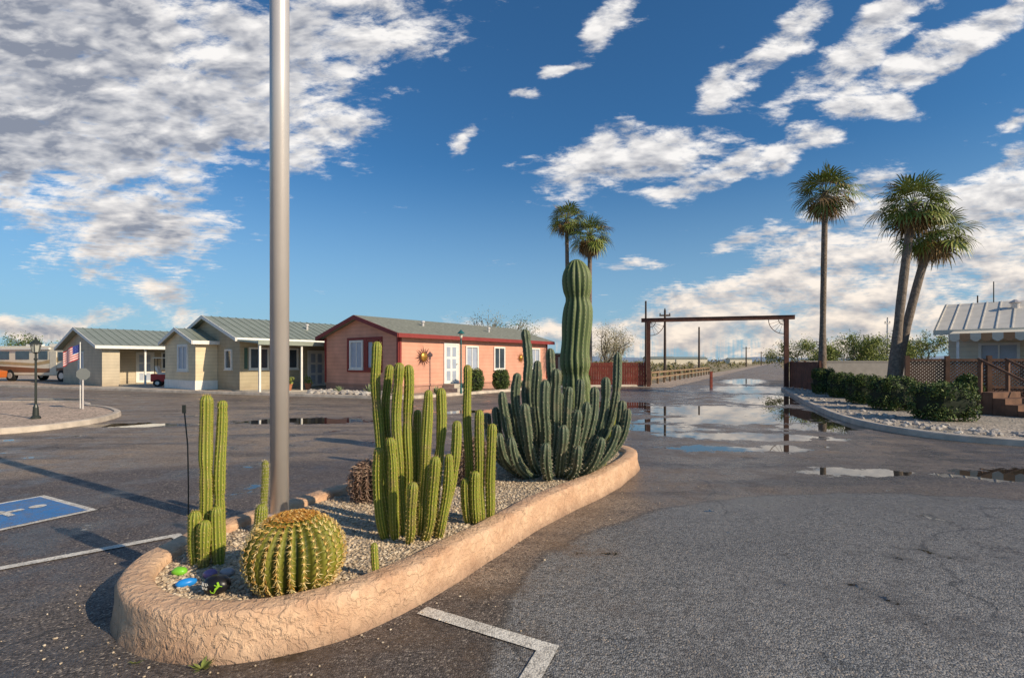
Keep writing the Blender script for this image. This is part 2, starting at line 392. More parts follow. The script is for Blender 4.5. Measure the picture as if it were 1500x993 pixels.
sheet('road',[L0-dv*1,R0-dv*1,R0+dv*2500+Vector((2,0,0)),L0+dv*2500],.0,M_asph)
sheet('shoulder',[L0+Vector((-2.5,0,0)),L0,L0+dv*400,L0+dv*400+Vector((-3,0,0))],.003,M_lot)
lotA=[(-85,52.6),(-32.9,33),(-26.4,30.4),(-14.8,25.7),(-7.4,22.9)]
corner=smooth_poly(V3([(-7.4,22.9),(-5.6,22.2),(-4.4,22.3),(-3.4,23.5)]),False,5)
cpts=[(p.x,p.y) for p in corner]
sheet('house_lot',lotA[:-1]+cpts+[(3.4,32.3),(8.6,33.4),(9,60),(-85,90)],-.01,M_lot,h=.1)
def curb(name,path,wd=.15,h=.13,m=None):
    mb=MB(); pts=[Vector((p[0],p[1],0)) for p in path]; n=len(pts); v=[];f=[]
    for i,p in enumerate(pts):
        t=(pts[min(i+1,n-1)]-pts[max(i-1,0)]).normalized(); nn=Vector((-t.y,t.x,0))
        for off,zz in ((-wd/2-.02,-.01),(-wd/2,h-.02),(-wd/2+.03,h),(wd/2,h),(wd/2,-.01)):
            v.append(p+nn*off+Vector((0,0,zz)))
    for i in range(n-1):
        for k in range(4): f.append((i*5+k,i*5+k+1,(i+1)*5+k+1,(i+1)*5+k))
    mb.add(v,f); o=mb.obj(name,m or M_curb); o['kind']='structure'; return o
curb('kerb',lotA[:-1]+cpts+[(3.4,32.3),(8.6,33.4)])
def drive(poly): sheet('driveway',poly,.094,M_conc)
drive([(-25.2,30.2),(-20.6,28.4),(-14.6,33.4),(-18.5,36)]); drive([(-13.0,25.2),(-9.3,23.8),(-4.5,30.5),(-8,31.5)])
islR=[(15.6,29.5),(13.2,24),(11.1,19.2),(9.3,14.6),(8.75,12.2),(8.9,10.8),(9.6,9.9),(10.8,9.5),(16,9.3),(40,9)]
ir=smooth_poly(V3(islR),False,5)
sheet('planting_bed',[(p.x,p.y) for p in ir]+[(40,33),(17.5,33)],-.01,M_isl,h=.1)
curb('kerb',[(p.x,p.y) for p in ir])
islL=[(-40,17),(-19,19.4),(-14.5,17.6),(-12.3,15.9),(-11.3,14.4),(-10.9,12.8),(-11.4,11.4),(-14,10.2),(-40,8)]
il=smooth_poly(V3(islL),False,5)
sheet('planting_island',[(p.x,p.y) for p in il],-.01,M_isl2,h=.1)
curb('kerb',[(p.x,p.y) for p in reversed(il)])
def strip(name,pts,wd,m,z=.004,kind='structure'):
    mb=MB(); pts=[Vector((p[0],p[1],0)) for p in pts]; n=len(pts); v=[];f=[]
    for i,p in enumerate(pts):
        if i==0: t=(pts[1]-p).normalized(); mm=Vector((-t.y,t.x,0))*wd/2
        elif i==n-1: t=(p-pts[i-1]).normalized(); mm=Vector((-t.y,t.x,0))*wd/2
        else:
            a=(p-pts[i-1]).normalized(); b=(pts[i+1]-p).normalized(); na=Vector((-a.y,a.x,0)); nb=Vector((-b.y,b.x,0)); mm=(na+nb).normalized(); mm=mm*(wd/2/max(.3,mm.dot(na)))
        v+= [p+mm+Vector((0,0,z)),p-mm+Vector((0,0,z))]
    for i in range(n-1): f.append((2*i,2*i+1,2*i+3,2*i+2))
    mb.add(v,f); o=mb.obj(name,m); o['kind']=kind; return o
strip('parking_line',[(-.58,3.30),(.20,2.86),(-.12,2.05)],.105,M_line)
strip('parking_line',[(-5.6,2.55),(-3.1,4.72),(-2.85,4.5)],.09,M_line)
sc0=Vector((-5.35,5.28,0)); ux=Vector((1.05,-.56,0)).normalized(); uy=Vector((.56,1.05,0)).normalized()
def sq(h,z): return [(sc0+ux*a*h+uy*b*h) for a,b in ((-1,-1),(1,-1),(1,1),(-1,1))]
sheet('parking_symbol_border',sq(.64,0),.003,M_line); sheet('parking_symbol_field',sq(.575,0),.006,M_blue)
def loc(a,b): p=sc0+ux*a+uy*b; return (p.x,p.y)
strip('parking_symbol_wheel',[loc(-.06+.24*math.cos(rad(t)),-.14+.24*math.sin(rad(t))) for t in range(95,345,10)],.07,M_line,.010)
strip('parking_symbol_body',[loc(-.07,.26),loc(-.05,-.06),loc(.16,-.06),loc(.27,-.34),loc(.36,-.32)],.08,M_line,.010)
strip('parking_symbol_arm',[loc(-.02,.1),loc(.14,.1)],.06,M_line,.0105)
sheet('parking_symbol_head',[Vector((*loc(-.07+.075*math.cos(rad(t)),.38+.075*math.sin(rad(t))),0)) for t in range(0,360,24)],.010,M_line)
# ------------------------------------------------------------ planter
base_pts=[(1.80,7.45),(1.2,6.3),(.34,5.08),(-.27,4.0),(-.67,3.33),(-.99,2.98),(-1.30,2.80),(-1.64,2.74),(-2.0,2.80),(-2.33,3.02),(-2.56,3.38),(-2.62,3.85),(-2.48,4.45),(-2.16,5.2),(-1.67,6.1),(-1.1,7.1),(-.5,8.1),(.1,8.75),(.9,9.0),(1.6,8.6),(1.92,8.05)]
loop=smooth_poly(V3(base_pts),True,9)
N=len(loop)
nrm=[]
for i in range(N):
    t=(loop[(i+1)%N]-loop[i-1]).normalized(); nrm.append(Vector((t.y,-t.x,0)))
area=sum(loop[i].x*loop[(i+1)%N].y-loop[(i+1)%N].x*loop[i].y for i in range(N))
if area<0: nrm=[-n for n in nrm]
planter=thing('planter','tan stucco kerbed desert planter on the asphalt','planter',(0,0,0))
mb=MB(); prof=[(.03,-.02),(.015,.03),(.0,.12),(.0,.21),(-.012,.238),(-.035,.25),(-.16,.25),(-.185,.24),(-.2,.22),(-.2,.1)]
v=[];f=[];K=len(prof)
for i in range(N):
    for k,(o,zz) in enumerate(prof):
        p=loop[i]+nrm[i]*o+Vector((0,0,zz))
        d=mnoise.noise(Vector((p.x*2.2,p.y*2.2,p.z*3)))*.014+mnoise.noise(p*9)*.006
        p=p+nrm[i]*d+Vector((0,0,mnoise.noise(Vector((p.x*3,p.y*3,0)))*.008 if zz>.2 else 0))
        v.append(p)
for i in range(N):
    for k in range(K-1): f.append((i*K+k,((i+1)%N)*K+k,((i+1)%N)*K+k+1,i*K+k+1))
mb.add(v,f); mb.obj('kerb_wall',M_stucco,planter,smooth=True)
inner=[loop[i]-nrm[i]*.19 for i in range(N)]
GZ=.185
mb=MB()
mb.add([(p.x,p.y,GZ) for p in inner],[tuple(range(N))])
mb.obj('gravel_bed',M_bed,planter)
def inpoly(x,y,poly):
    c=False;j=len(poly)-1
    for i in range(len(poly)):
        a,b=poly[i],poly[j]
        if (a.y>y)!=(b.y>y) and x<(b.x-a.x)*(y-a.y)/(b.y-a.y)+a.x: c=not c
        j=i
    return c
ico=[(0,0,1)]+[(.894*math.cos(rad(72*k)),.894*math.sin(rad(72*k)),.447) for k in range(5)]+[(.894*math.cos(rad(72*k+36)),.894*math.sin(rad(72*k+36)),-.447) for k in range(5)]+[(0,0,-1)]
icof=[(0,1+k,1+(k+1)%5) for k in range(5)]+[(1+k,6+k,1+(k+1)%5) for k in range(5)]+[(1+(k+1)%5,6+k,6+(k+1)%5) for k in range(5)]+[(11,6+(k+1)%5,6+k) for k in range(5)]
def stones(mb,n,gen,rmin,rmax):
    for _ in range(n):
        p=gen()
        if p is None: continue
        r=R.uniform(rmin,rmax); sx,sy,sz=r*R.uniform(.8,1.3),r*R.uniform(.8,1.3),r*R.uniform(.5,.9); a=R.uniform(0,6.28); ca,sa=math.cos(a),math.sin(a)
        vs=[]
        for q in ico:
            j=R.uniform(.85,1.12); X,Y,Z=q[0]*sx*j,q[1]*sy*j,q[2]*sz*j
            vs.append((p[0]+X*ca-Y*sa,p[1]+X*sa+Y*ca,p[2]+Z))
        mb.add(vs,icof)
sinner=inner[::3]
def gen_peb():
    x=R.uniform(-2.6,1.9); y=2.8+6.1*R.random()**1.6
    if not inpoly(x,y,sinner): return None
    return (x,y,GZ+R.uniform(-.003,.006))
mb=MB(); stones(mb,26000,gen_peb,.007,.015); o=mb.obj('pebbles',M_peb); o['kind']='stuff'
def gen_loose():
    i=R.randrange(N); p=loop[i]+nrm[i]*abs(R.gauss(.03,.35)); 
    if p.y>7: return None
    return (p.x,p.y,.004)
mb=MB(); stones(mb,320,gen_loose,.003,.008); o=mb.obj('loose_gravel',M_peb); o['kind']='stuff'
# ------------------------------------------------------------ cacti
def stem(mb,pts,r,ribs,amp,step=.03,slen=.02,ns=3,seg=0,base=.75,tipk=1.2,sw=.0016):
    P=[Vector(p) for p in pts]; Ls=[0]
    for i in range(1,len(P)): Ls.append(Ls[-1]+(P[i]-P[i-1]).length)
    T=Ls[-1]; ds=min(.03,r*.45); n=max(8,int(T/ds))
    ss=[T*i/n for i in range(n-4)]+[T-ds*4*k for k in (1.0,.7,.45,.25,.1,.02)]
    ss=sorted(set(max(0,q) for q in ss))
    def at(s):
        for i in range(1,len(P)):
            if s<=Ls[i] or i==len(P)-1:
                t=(s-Ls[i-1])/max(1e-6,Ls[i]-Ls[i-1]); return P[i-1].lerp(P[i],min(t,1))
    C=ribs*4; v=[];f=[];a=[];prev=None; ph=R.uniform(0,6.28); wob=R.uniform(0,9)
    last=-1; rings=len(ss); spn=[]
    for i,s in enumerate(ss):
        p=at(s); t=(at(min(T,s+.03))-at(max(0,s-.03))).normalized()
        ref=prev if prev is not None else Vector((1,0,0))
        u=(ref-t*ref.dot(t)).normalized(); w=t.cross(u); prev=u
        e=T-s; q=min(1,e/(tipk*r)); fr=math.sqrt(max(0,1-(1-q)**2))
        fb=base+(1-base)*min(1,s/(4*r)); fr=fr*fb
        if seg: fr*=1-.16*max(0,math.cos(2*math.pi*(s+wob)/seg))**8
        fr*=1+.04*math.sin(s*9+wob)
        for k in range(C):
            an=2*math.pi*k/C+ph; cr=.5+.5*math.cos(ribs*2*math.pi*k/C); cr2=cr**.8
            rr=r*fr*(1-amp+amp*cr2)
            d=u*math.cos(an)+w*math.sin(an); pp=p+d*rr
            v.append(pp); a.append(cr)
            if k%4==0 and s-last>=step and e>.004: spn.append((pp,(d+t*(.9 if e<r else .1)).normalized(),t,d.cross(t)))
        if s-last>=step: last=s
    for i in range(rings-1):
        for k in range(C): f.append((i*C+k,i*C+(k+1)%C,(i+1)*C+(k+1)%C,(i+1)*C+k))
    f.append(tuple((rings-1)*C+k for k in range(C)))
    mb.add(v,f,0,a)
    for pp,d,t,sd in spn:
        q=sw*2.2; mb.add([pp+d*.002+t*q,pp+d*.002+sd*q,pp+d*.002-t*q,pp+d*.002-sd*q],[(0,1,2,3)],1)
        for _ in range(ns):
            dd=(d+t*R.uniform(-.9,.9)+sd*R.uniform(-.9,.9)).normalized(); sdv=dd.cross(t)
            if sdv.length<.1: sdv=sd
            sdv=sdv.normalized()*sw; l=slen*R.uniform(.6,1.3)
            mb.add([pp-sdv,pp+sdv,pp+dd*l],[(0,1,2)],1)
def bez(p0,p1,p2,n=14):
    return [p0*(1-t)**2+p1*2*t*(1-t)+p2*t*t for t in [i/n for i in range(n+1)]]
def finish(mb,mats,th,nm='stem'):
    o=mb.obj(nm,mats,th,attr=True); o.data.polygons.foreach_set('use_smooth',[m==0 for m in mb.m]); return o
def cactus(name,label,cat,base,tips,r,ribs,amp,mats,low=.28,wig=.035,**kw):
    th=thing(name,label,cat,base)
    for tip,bx,by,rf in tips:
        mb=MB(); p0=Vector((bx,by,-.03)); tl=Vector(tip)-Vector(base); h=tl.z
        p1=Vector((tl.x*.95+bx*.05,tl.y*.95+by*.05,p0.z+low*h))
        pts=bez(p0,p1,tl)
        pts=[q+Vector((mnoise.noise(Vector((q.z*1.7,bx*9,1)))*wig,mnoise.noise(Vector((q.z*1.7,by*9,5)))*wig,0))*min(1,q.z/.3 if q.z>0 else 0) for q in pts]
        stem(mb,pts,r*rf,ribs,amp,**kw); finish(mb,mats,th)
    return th
bA=Vector((-2.15,3.62,GZ))
A=[(survey(303,578,3.62),-.02,0,.95),(survey(326,586,3.66),.06,.04,.8),(survey(285,748,3.55),-.06,-.03,.95),(survey(300,762,3.5),.0,-.06,.9),(survey(318,742,3.56),.09,-.02,.9)]
cactus('organ_pipe_cactus','yellow-green column cactus with two tall stems on gravel','cactus',bA,A,.047,10,.24,[M_cg,M_spy],step=.02,slen=.018,ns=4,sw=.0013,seg=.62)
bB=Vector((-.80,4.2,GZ))
tB=[(549,500,4.25,-.16,.02,.95),(566,534,4.35,-.1,.1,.85),(583,531,4.15,-.07,.0,.95),(600,534,4.2,-.03,.03,1.0),(628,571,4.15,.04,0,1.0),(646,568,4.25,.1,.06,.95),(663,616,4.15,.15,0,.9),(551,655,4.02,-.19,-.08,.95),(613,600,4.4,.02,.14,.85),
 (640,668,3.95,.08,-.1,.95),(574,640,3.98,-.12,-.1,.9),(654,665,4.02,.18,-.06,.9),(606,705,3.88,-.02,-.16,.9)]
cactus('organ_pipe_cactus','large yellow-green column cactus clump with many upright stems','cactus',bB,[(survey(a,b,c),x*1.1,y,q) for a,b,c,x,y,q in tB],.044,10,.24,[M_cg,M_spy],step=.02,slen=.018,ns=4,sw=.0014,seg=.8,wig=.06)
bC=Vector((-.29,4.55,GZ))
tC=[(685,534,4.6,-.05,.03,.85),(703,600,4.5,.02,0,.95),(721,620,4.5,.09,.02,.95),(696,690,4.42,-.02,-.05,.95),(682,700,4.45,-.08,-.02,.95)]
cactus('organ_pipe_cactus','smaller yellow-green column cactus clump on gravel','cactus',bC,[(survey(a,b,c),x,y,q) for a,b,c,x,y,q in tC],.046,10,.24,[M_cg,M_spy],step=.02,slen=.018,ns=4,sw=.0014)
bD=Vector((.52,6.6,GZ))
tD=[(770,482,6.7,1),(808,510,6.8,1),(787,528,6.4,1),(756,546,6.4,.95),(736,573,6.3,.95),(724,596,6.4,.9),(711,604,6.55,.85),(799,556,6.2,1),(815,540,6.4,1.05),(771,590,6.1,1),(748,640,5.95,1),(834,566,6.4,1),(848,600,6.2,1),(826,622,6.0,1),
 (903,516,6.9,.95),(886,552,6.8,1),(871,566,6.5,1),(860,588,6.35,1),(908,586,6.7,.9),(917,598,6.5,.85),(900,622,6.3,.95),(880,640,6.1,1),(850,652,5.95,1),(800,648,5.85,1.0),(729,634,6.1,.95),(889,585,6.9,.9),(822,575,6.9,1),(851,555,6.9,1),(776,540,6.9,1),(746,590,6.9,.9),(716,625,6.3,.8),(912,612,6.6,.8)]
cactus('organ_pipe_cactus','wide blue-green candelabra cactus clump with many curved stems','cactus',bD,[(survey(a,b,c),(a-815)/750*6.5*.22,(c-6.45)*.35,q) for a,b,c,q in tD],.064,7,.36,[M_cb,M_spw],low=.10,wig=.07,step=.03,slen=.026,ns=4,sw=.0024,seg=.5)
bD2=Vector((1.12,7.0,GZ))
cactus('column_cactus','slim yellow-green column cactus behind the candelabra cactus','cactus',bD2,[(survey(903,553,7.1),.1,.0,1),(survey(888,600,7.1),-.05,0,1)],.05,8,.22,[M_cg,M_spy],step=.03,slen=.015)
mb=MB(); E=Vector((.97,7.75,GZ))
th=thing('column_cactus','tall thick ribbed blue-green column cactus','cactus',E)
zt=1.6-.185+150*7.75/750
stem(mb,[(0,0,-.05),(0.02,0,.8),(-.02,0,1.5),(.03,0,2.2),(.0,0,zt)],.222,15,.2,step=.05,slen=.02,ns=2,seg=1.15,base=.85,tipk=1.7,sw=.0028)
finish(mb,[M_ce,M_spw],th)
cactus('small_column_cactus','slim pale furry column cactus beside the flagpole','cactus',Vector((-2.14,4.32,GZ)),[(survey(389,674,4.32),.02,.0,.6),(survey(384,738,4.25),-.02,-.03,1.1)],.045,14,.14,[M_cg,M_spw],step=.014,slen=.024,ns=5)
cactus('small_column_cactus','tiny single-stem cactus standing in gravel','cactus',Vector((-.885,3.36,GZ)),[(survey(549,795,3.36),0,0,1)],.024,8,.2,[M_cg,M_spy],step=.015,slen=.012)
def barrel(name,label,loc_,r,h,ribs,mats,sl,sw,ns=6,step=.045,amp=.16):
    th=thing(name,label,'cactus',loc_); mb=MB(); rings=30; C=ribs*4; v=[];f=[];a=[]; spn=[]
    acc=0;lastp=None
    for i in range(rings+1):
        t=i/rings; ph=-rad(48)+t*(rad(90)+rad(48))
        rr=r*math.cos(ph)**.85 if i<rings else .004
        zz=h*.46+ (math.sin(ph))*h*.56
        if t>.9: zz-= (t-.9)*h*.45
        lp=Vector((rr,0,zz)); acc+= (lp-lastp).length if lastp else 0; lastp=lp
        sp=acc>=step or i==0
        if sp: acc=0
        for k in range(C):
            an=2*math.pi*k/C; cr=.5+.5*math.cos(ribs*an); R_=rr*(1-amp+amp*cr)
            d=Vector((math.cos(an),math.sin(an),0)); pp=d*R_+Vector((0,0,zz)); v.append(pp); a.append(cr)
            if sp and k%4==0 and (rr>.05 or k%12==0):
                nn=(d*math.cos(ph)+Vector((0,0,math.sin(ph)))).normalized(); tt=(-d*math.sin(ph)+Vector((0,0,math.cos(ph)))).normalized(); spn.append((pp,nn,tt,nn.cross(tt),2 if (rr<r*.55 and ph>0) else 1))
    for i in range(rings):
        for k in range(C): f.append((i*C+k,i*C+(k+1)%C,(i+1)*C+(k+1)%C,(i+1)*C+k))
    f.append(tuple(rings*C+k for k in range(C)))
    mb.add(v,f,0,a)
    for pp,nn,tt,sd,mi in spn:
        q=sw*2.4; mb.add([pp+nn*.003+tt*q,pp+nn*.003+sd*q,pp+nn*.003-tt*q,pp+nn*.003-sd*q],[(0,1,2,3)],mi)
        for j in range(ns):
            an=2*math.pi*j/ns+R.uniform(-.25,.25); dd=(nn*.72+tt*math.cos(an)*.85+sd*math.sin(an)*.75).normalized()
            s2=dd.cross(nn).normalized()*sw; l=sl*R.uniform(.75,1.25)
            mi2=mi if R.random()<.75 else (2 if mi==1 and R.random()<.5 else 1)
            mb.add([pp-s2,pp+s2,pp+dd*l*.6+s2*.55,pp+dd*l-nn*l*.18],[(0,1,2),(0,2,3)],mi2)
    finish(mb,mats,th)
    return th
barrel('barrel_cactus','round golden barrel cactus with dense yellow spines on gravel',(-1.38,3.26,GZ),.295,.43,25,[M_cbar,M_spy,M_spo],.043,.0018,8,.024,.24)
barrel('barrel_cactus','small dark reddish spiny barrel cactus on gravel',(-1.48,5.25,GZ),.16,.36,14,[M_cdark,M_spd,M_spd],.085,.003,8,.035,.3)
barrel('barrel_cactus','small dark reddish spiny barrel cactus on gravel',(-.45,5.9,GZ),.18,.5,14,[M_cdark,M_spd,M_spd],.085,.003,8,.04,.3)
th=thing('metal_rod','thin bent dark metal rod standing in the planter','rod',(-2.37,3.75,GZ)); mb=MB()
mb.tube([(0,0,-.05),(.0,0,.5),(-.005,0,.8),(-.03,0,1.06)],.005,6); mb.box(-.045,-.02,-.004,.004,1.04,1.10); mb.obj('shaft',M_dark,th)
def painted_rock(label,loc_,s,col):
    mb=MB(); n=14;v=[];f=[]
    for i in range(9):
        ph=-math.pi/2+math.pi*i/8
        for k in range(n):
            a=2*math.pi*k/n; q=Vector((math.cos(a)*math.cos(ph),math.sin(a)*math.cos(ph),math.sin(ph))); q*=1+.12*mnoise.noise(q*1.6+Vector(loc_)*3)
            v.append((q.x*s[0],q.y*s[1],q.z*s[2]+s[2]*.7))
    for i in range(8):
        for k in range(n): f.append((i*n+k,i*n+(k+1)%n,(i+1)*n+(k+1)%n,(i+1)*n+k))
    mb.add(v,f); o=mb.obj('painted_rock',mat('rock_paint',col,.35,.1),smooth=True); o.location=loc_; tag(o,label,'painted rock'); return o
rk=painted_rock('black painted rock with a green lizard on gravel',(-1.80,3.12,GZ+.02),(.085,.06,.058),(.012,.012,.014))
M_liz=mat('lizard_green',(.3,.55,.03),.4)
mb=MB()
def onrock(x,z):
    t=max(0,1-(x/.09)**2-((z-.04)/.062)**2); return Vector((x,-.066*math.sqrt(t)-.004,z))
mb.tube([onrock(.02,.015),onrock(.03,.04),onrock(.045,.055),onrock(.035,.075)],[.003,.007,.008,.006],6)
mb.tube([onrock(.02,.015),onrock(.005,.02),onrock(.0,.035)],[.003,.002,.001],5)
mb.tube([onrock(.045,.055),onrock(.062,.05)],.0025,5); mb.tube([onrock(.04,.055),onrock(.022,.062)],.0025,5)
mb.obj('lizard_painting',M_liz,rk)
mb=MB()
for (x0,z0,x1,z1) in [(-.06,.07,-.06,.055),(-.055,.07,-.05,.056),(-.045,.056,-.045,.07),(-.035,.07,-.028,.07),(-.032,.07,-.032,.056),(-.022,.07,-.022,.056),(-.022,.063,-.014,.063),(-.055,.05,-.05,.036),(-.045,.05,-.045,.036),(-.035,.05,-.028,.036),(-.02,.05,-.02,.036)]:
    mb.tube([onrock(x0,z0),onrock(x1,z1)],.0014,4)
mb.obj('lettering',M_white,rk)
painted_rock('bright green painted rock on gravel',(-2.22,3.42,GZ),(.05,.04,.028),(.2,.55,.04))
painted_rock('bright blue painted rock on gravel',(-2.06,3.24,GZ),(.032,.06,.028),(.02,.25,.7)).rotation_euler=(0,0,-.9)
painted_rock('purple and white painted rock on gravel',(-1.98,3.36,GZ),(.045,.035,.035),(.25,.16,.33))
painted_rock('grey painted rock on gravel',(-1.89,3.4,GZ),(.05,.03,.03),(.4,.38,.4))
def weed(loc_,n,l0,l1,label='small green weed at the foot of the planter'):
    mb=MB()
    for _ in range(n):
        a=R.uniform(0,6.28); l=R.uniform(l0,l1); d=Vector((math.cos(a),math.sin(a),R.uniform(.2,.9))).normalized(); s=Vector((-math.sin(a),math.cos(a),0))*l*.12
        p=Vector((0,0,0)); mb.add([p,p+d*l*.5+s,p+d*l,p+d*l*.5-s],[(0,1,2,3)])
    o=mb.obj('weed',M_pv); o.location=loc_; tag(o,label,'weed')
weed((-1.62,2.67,0),30,.04,.08); weed((-2.0,2.72,0),12,.02,.05)
# ------------------------------------------------------------ flagpole
fp=thing('flagpole','tall brushed steel flagpole standing in the planter','flagpole',(-2.12,4.67,GZ))
mb=MB(); mb.tube([(0,0,-.1),(0,0,5),(0,0,9.5)],[.080,.084,.07],40); mb.obj('pole',M_steel,fp,smooth=True)
mb=MB(); mb.lathe([(.1,0),(.1,.03),(.086,.045)],32); mb.obj('base_collar',M_steel,fp)
mb=MB(); mb.lathe([(.01,0),(.07,.04),(.09,.1),(.07,.16),(.01,.2)],20,0,(0,0,9.5)); mb.obj('finial',mat('gilded_ball',(.6,.45,.15),.3,.05,metal=1),fp,smooth=True)
# ------------------------------------------------------------ houses
RZ=math.atan2(.796,.605)
def slope_roof(mb,x0,x1,y0,W,eave,peak,o,t=.12,mi=0,seams=0):
    sl=(peak-eave)/(W/2); ym=y0+W/2
    for sgn in (-1,1):
        ye=ym+sgn*(W/2+o); ze=eave-sl*o
        poly=[(ym,peak+.02),(ye,ze+.02),(ye,ze+.02+t),(ym,peak+.02+t)]
        if sgn>0: poly=poly[::-1]
        mb.prism(poly,'x',x0-o,x1+o,mi)
        if seams:
            n=int((x1-x0+2*o)/seams)
            for i in range(n+1):
                x=x0-o+.02+i*seams
                pl=[(ym,peak+.02+t+.002),(ye,ze+.02+t+.002),(ye,ze+.05+t),(ym,peak+.05+t)]
                if sgn>0: pl=pl[::-1]
                mb.prism(pl,'x',x,x+.035,mi)
def fascia(mb,x0,x1,y0,W,eave,peak,o,t=.2,w_=.04):
    sl=(peak-eave)/(W/2); ym=y0+W/2
    for sgn in (-1,1):
        ye=ym+sgn*(W/2+o); ze=eave-sl*o
        for xa in (x0-o-w_,x1+o):
            poly=[(ym,peak-.06),(ye,ze-.06),(ye,ze+.13),(ym,peak+.13)]
            if sgn>0: poly=poly[::-1]
            mb.prism(poly,'x',xa,xa+w_)
        ya=ye if sgn>0 else ye-w_
        mb.box(x0-o,x1+o,ya,ya+w_,ze-.06,ze+.135)
def gable_wall(mb,x0,x1,y0,W,eave,peak,mi=0,z0=0):
    mb.prism([(y0,z0),(y0+W,z0),(y0+W,eave),(y0+W/2,peak),(y0,eave)],'x',x0,x1,mi)
def window(par,face,a,z,w_,h,frame=None,pane=None,at=0,bars=1,trim=.09):
    th=MB(); gl=MB(); sl_=MB()
    def bx(m,a0,a1,z0,z1,d0,d1):
        if face=='y': m.box(a0,a1,at-d1,at-d0,z0,z1)
        else: m.box(at-d1,at-d0,a0,a1,z0,z1)
    t=trim
    bx(th,a-w_/2-t,a-w_/2,z-t,z+h+t,0,.07); bx(th,a+w_/2,a+w_/2+t,z-t,z+h+t,0,.07)
    bx(th,a-w_/2,a+w_/2,z+h,z+h+t,0,.068); bx(th,a-w_/2,a+w_/2,z-t,z,0,.068)
    if bars: bx(th,a-.025,a+.025,z,z+h,.012,.04)
    bx(gl,a-w_/2,a+w_/2,z,z+h,0,.01)
    bx(sl_,a-w_/2-t-.03,a+w_/2+t+.03,z-t-.05,z-t-.002,0,.1)
    wn_=gl.obj('window',pane or M_glass,par); th.obj('frame',frame or M_white,wn_); sl_.obj('sill',frame or M_white,wn_)
def door(par,x,w_,h,m,at=0,z=0.1,frame=None):
    d=MB(); d.box(x-w_/2,x+w_/2,at-.04,at,z,z+h); dd=d.obj('door',m,par)
    f=MB(); f.box(x-w_/2-.09,x-w_/2,at-.06,at,z,z+h+.09); f.box(x+w_/2,x+w_/2+.09,at-.06,at,z,z+h+.09); f.box(x-w_/2,x+w_/2,at-.058,at,z+h,z+h+.09); f.obj('frame',frame or M_white,dd)
    k=MB(); k.tube([(x+w_/2-.1,at-.04,z+1),(x+w_/2-.1,at-.09,z+1)],.03,8); k.obj('handle',M_steel,dd)
    for i in range(2):
        for j in range(3):
            p=MB(); p.box(x-w_/2+.1+i*(w_/2-.05),x-w_/2+.1+i*(w_/2-.05)+w_/2-.2,at-.05,at-.041,z+.15+j*.62,z+.65+j*.62); p.obj('door_panel',M_blind,dd)
def gutter_vent(par,x,y,z):
    mb=MB(); mb.lathe([(.07,0),(.07,.3),(.12,.32),(.1,.4)],10,0,(x,y,z)); mb.obj('roof_vent',M_steel,par)
H3=thing('pink_house','salmon pink manufactured home with dark red trim and gable roof','house',(-5.3,24,.08),RZ)
L,W,E3,P3=12.6,6.0,2.82,3.72
mb=MB(); gable_wall(mb,0,L,0,W,E3,P3,0,.35); mb.obj('wall',M_pink,H3)
mb=MB(); mb.box(.03,L-.03,.03,W-.03,-.05,.35); mb.box(-.015,.03,0,W,.33,.42); mb.box(0,L,-.015,.03,.33,.42); mb.obj('skirting',siding('pink_skirt',(.5,.26,.19),3),H3)
mb=MB(); slope_roof(mb,0,L,0,W,E3,P3,.35); mb.obj('roof',M_roofs,H3)
mb=MB(); fascia(mb,0,L,0,W,E3,P3,.35); mb.obj('fascia',M_red,H3)
gutter_vent(H3,3,1.6,3.3); gutter_vent(H3,8,1.2,3.2)
for bxx in ((-.05,.0,0,.12,.43,E3-.05),(-.05,.0,W-.12,W,.43,E3-.05),(0.0,.12,-.05,0,.43,E3-.1),(L-.12,L,-.05,0,.43,E3-.1)):
    mb=MB(); mb.box(*bxx); mb.obj('corner_trim',M_red,H3)
mb=MB(); mb.box(-.045,0,1.2,4.0,1.0,1.12); mb.box(-.045,0,1.2,4.0,2.62,2.74); mb.box(-.045,0,2.42,2.62,1.12,2.62);mb.box(-.045,0,1.2,1.34,1.12,2.62);mb.box(-.045,0,3.85,4.0,1.12,2.62); mb.obj('window_surround',M_red,H3)
window(H3,'x',3.22,1.25,.9,1.25,M_white,M_blind,0,1,.1); window(H3,'x',1.9,1.25,.75,1.25,M_red,M_blind,0,1,.1)
window(H3,'y',5.1,1.15,.85,1.15,M_white,M_blind); window(H3,'y',7.5,1.15,.85,1.15,M_white,M_glass); window(H3,'y',11.2,1.15,.8,1.15,M_white,M_blind)
door(H3,3.5,.95,2.0,M_white,0,.4)
mb=MB(); mb.box(2.7,4.4,-1.2,0,-.05,.2); mb.box(2.9,4.2,-.8,0,.2,.39); mb.obj('step',M_conc,H3)
M_gold=mat('copper_gold',(.55,.28,.06),.35,.3,8,metal=.7); M_cop=mat('dark_copper',(.08,.03,.02),.5,.3)
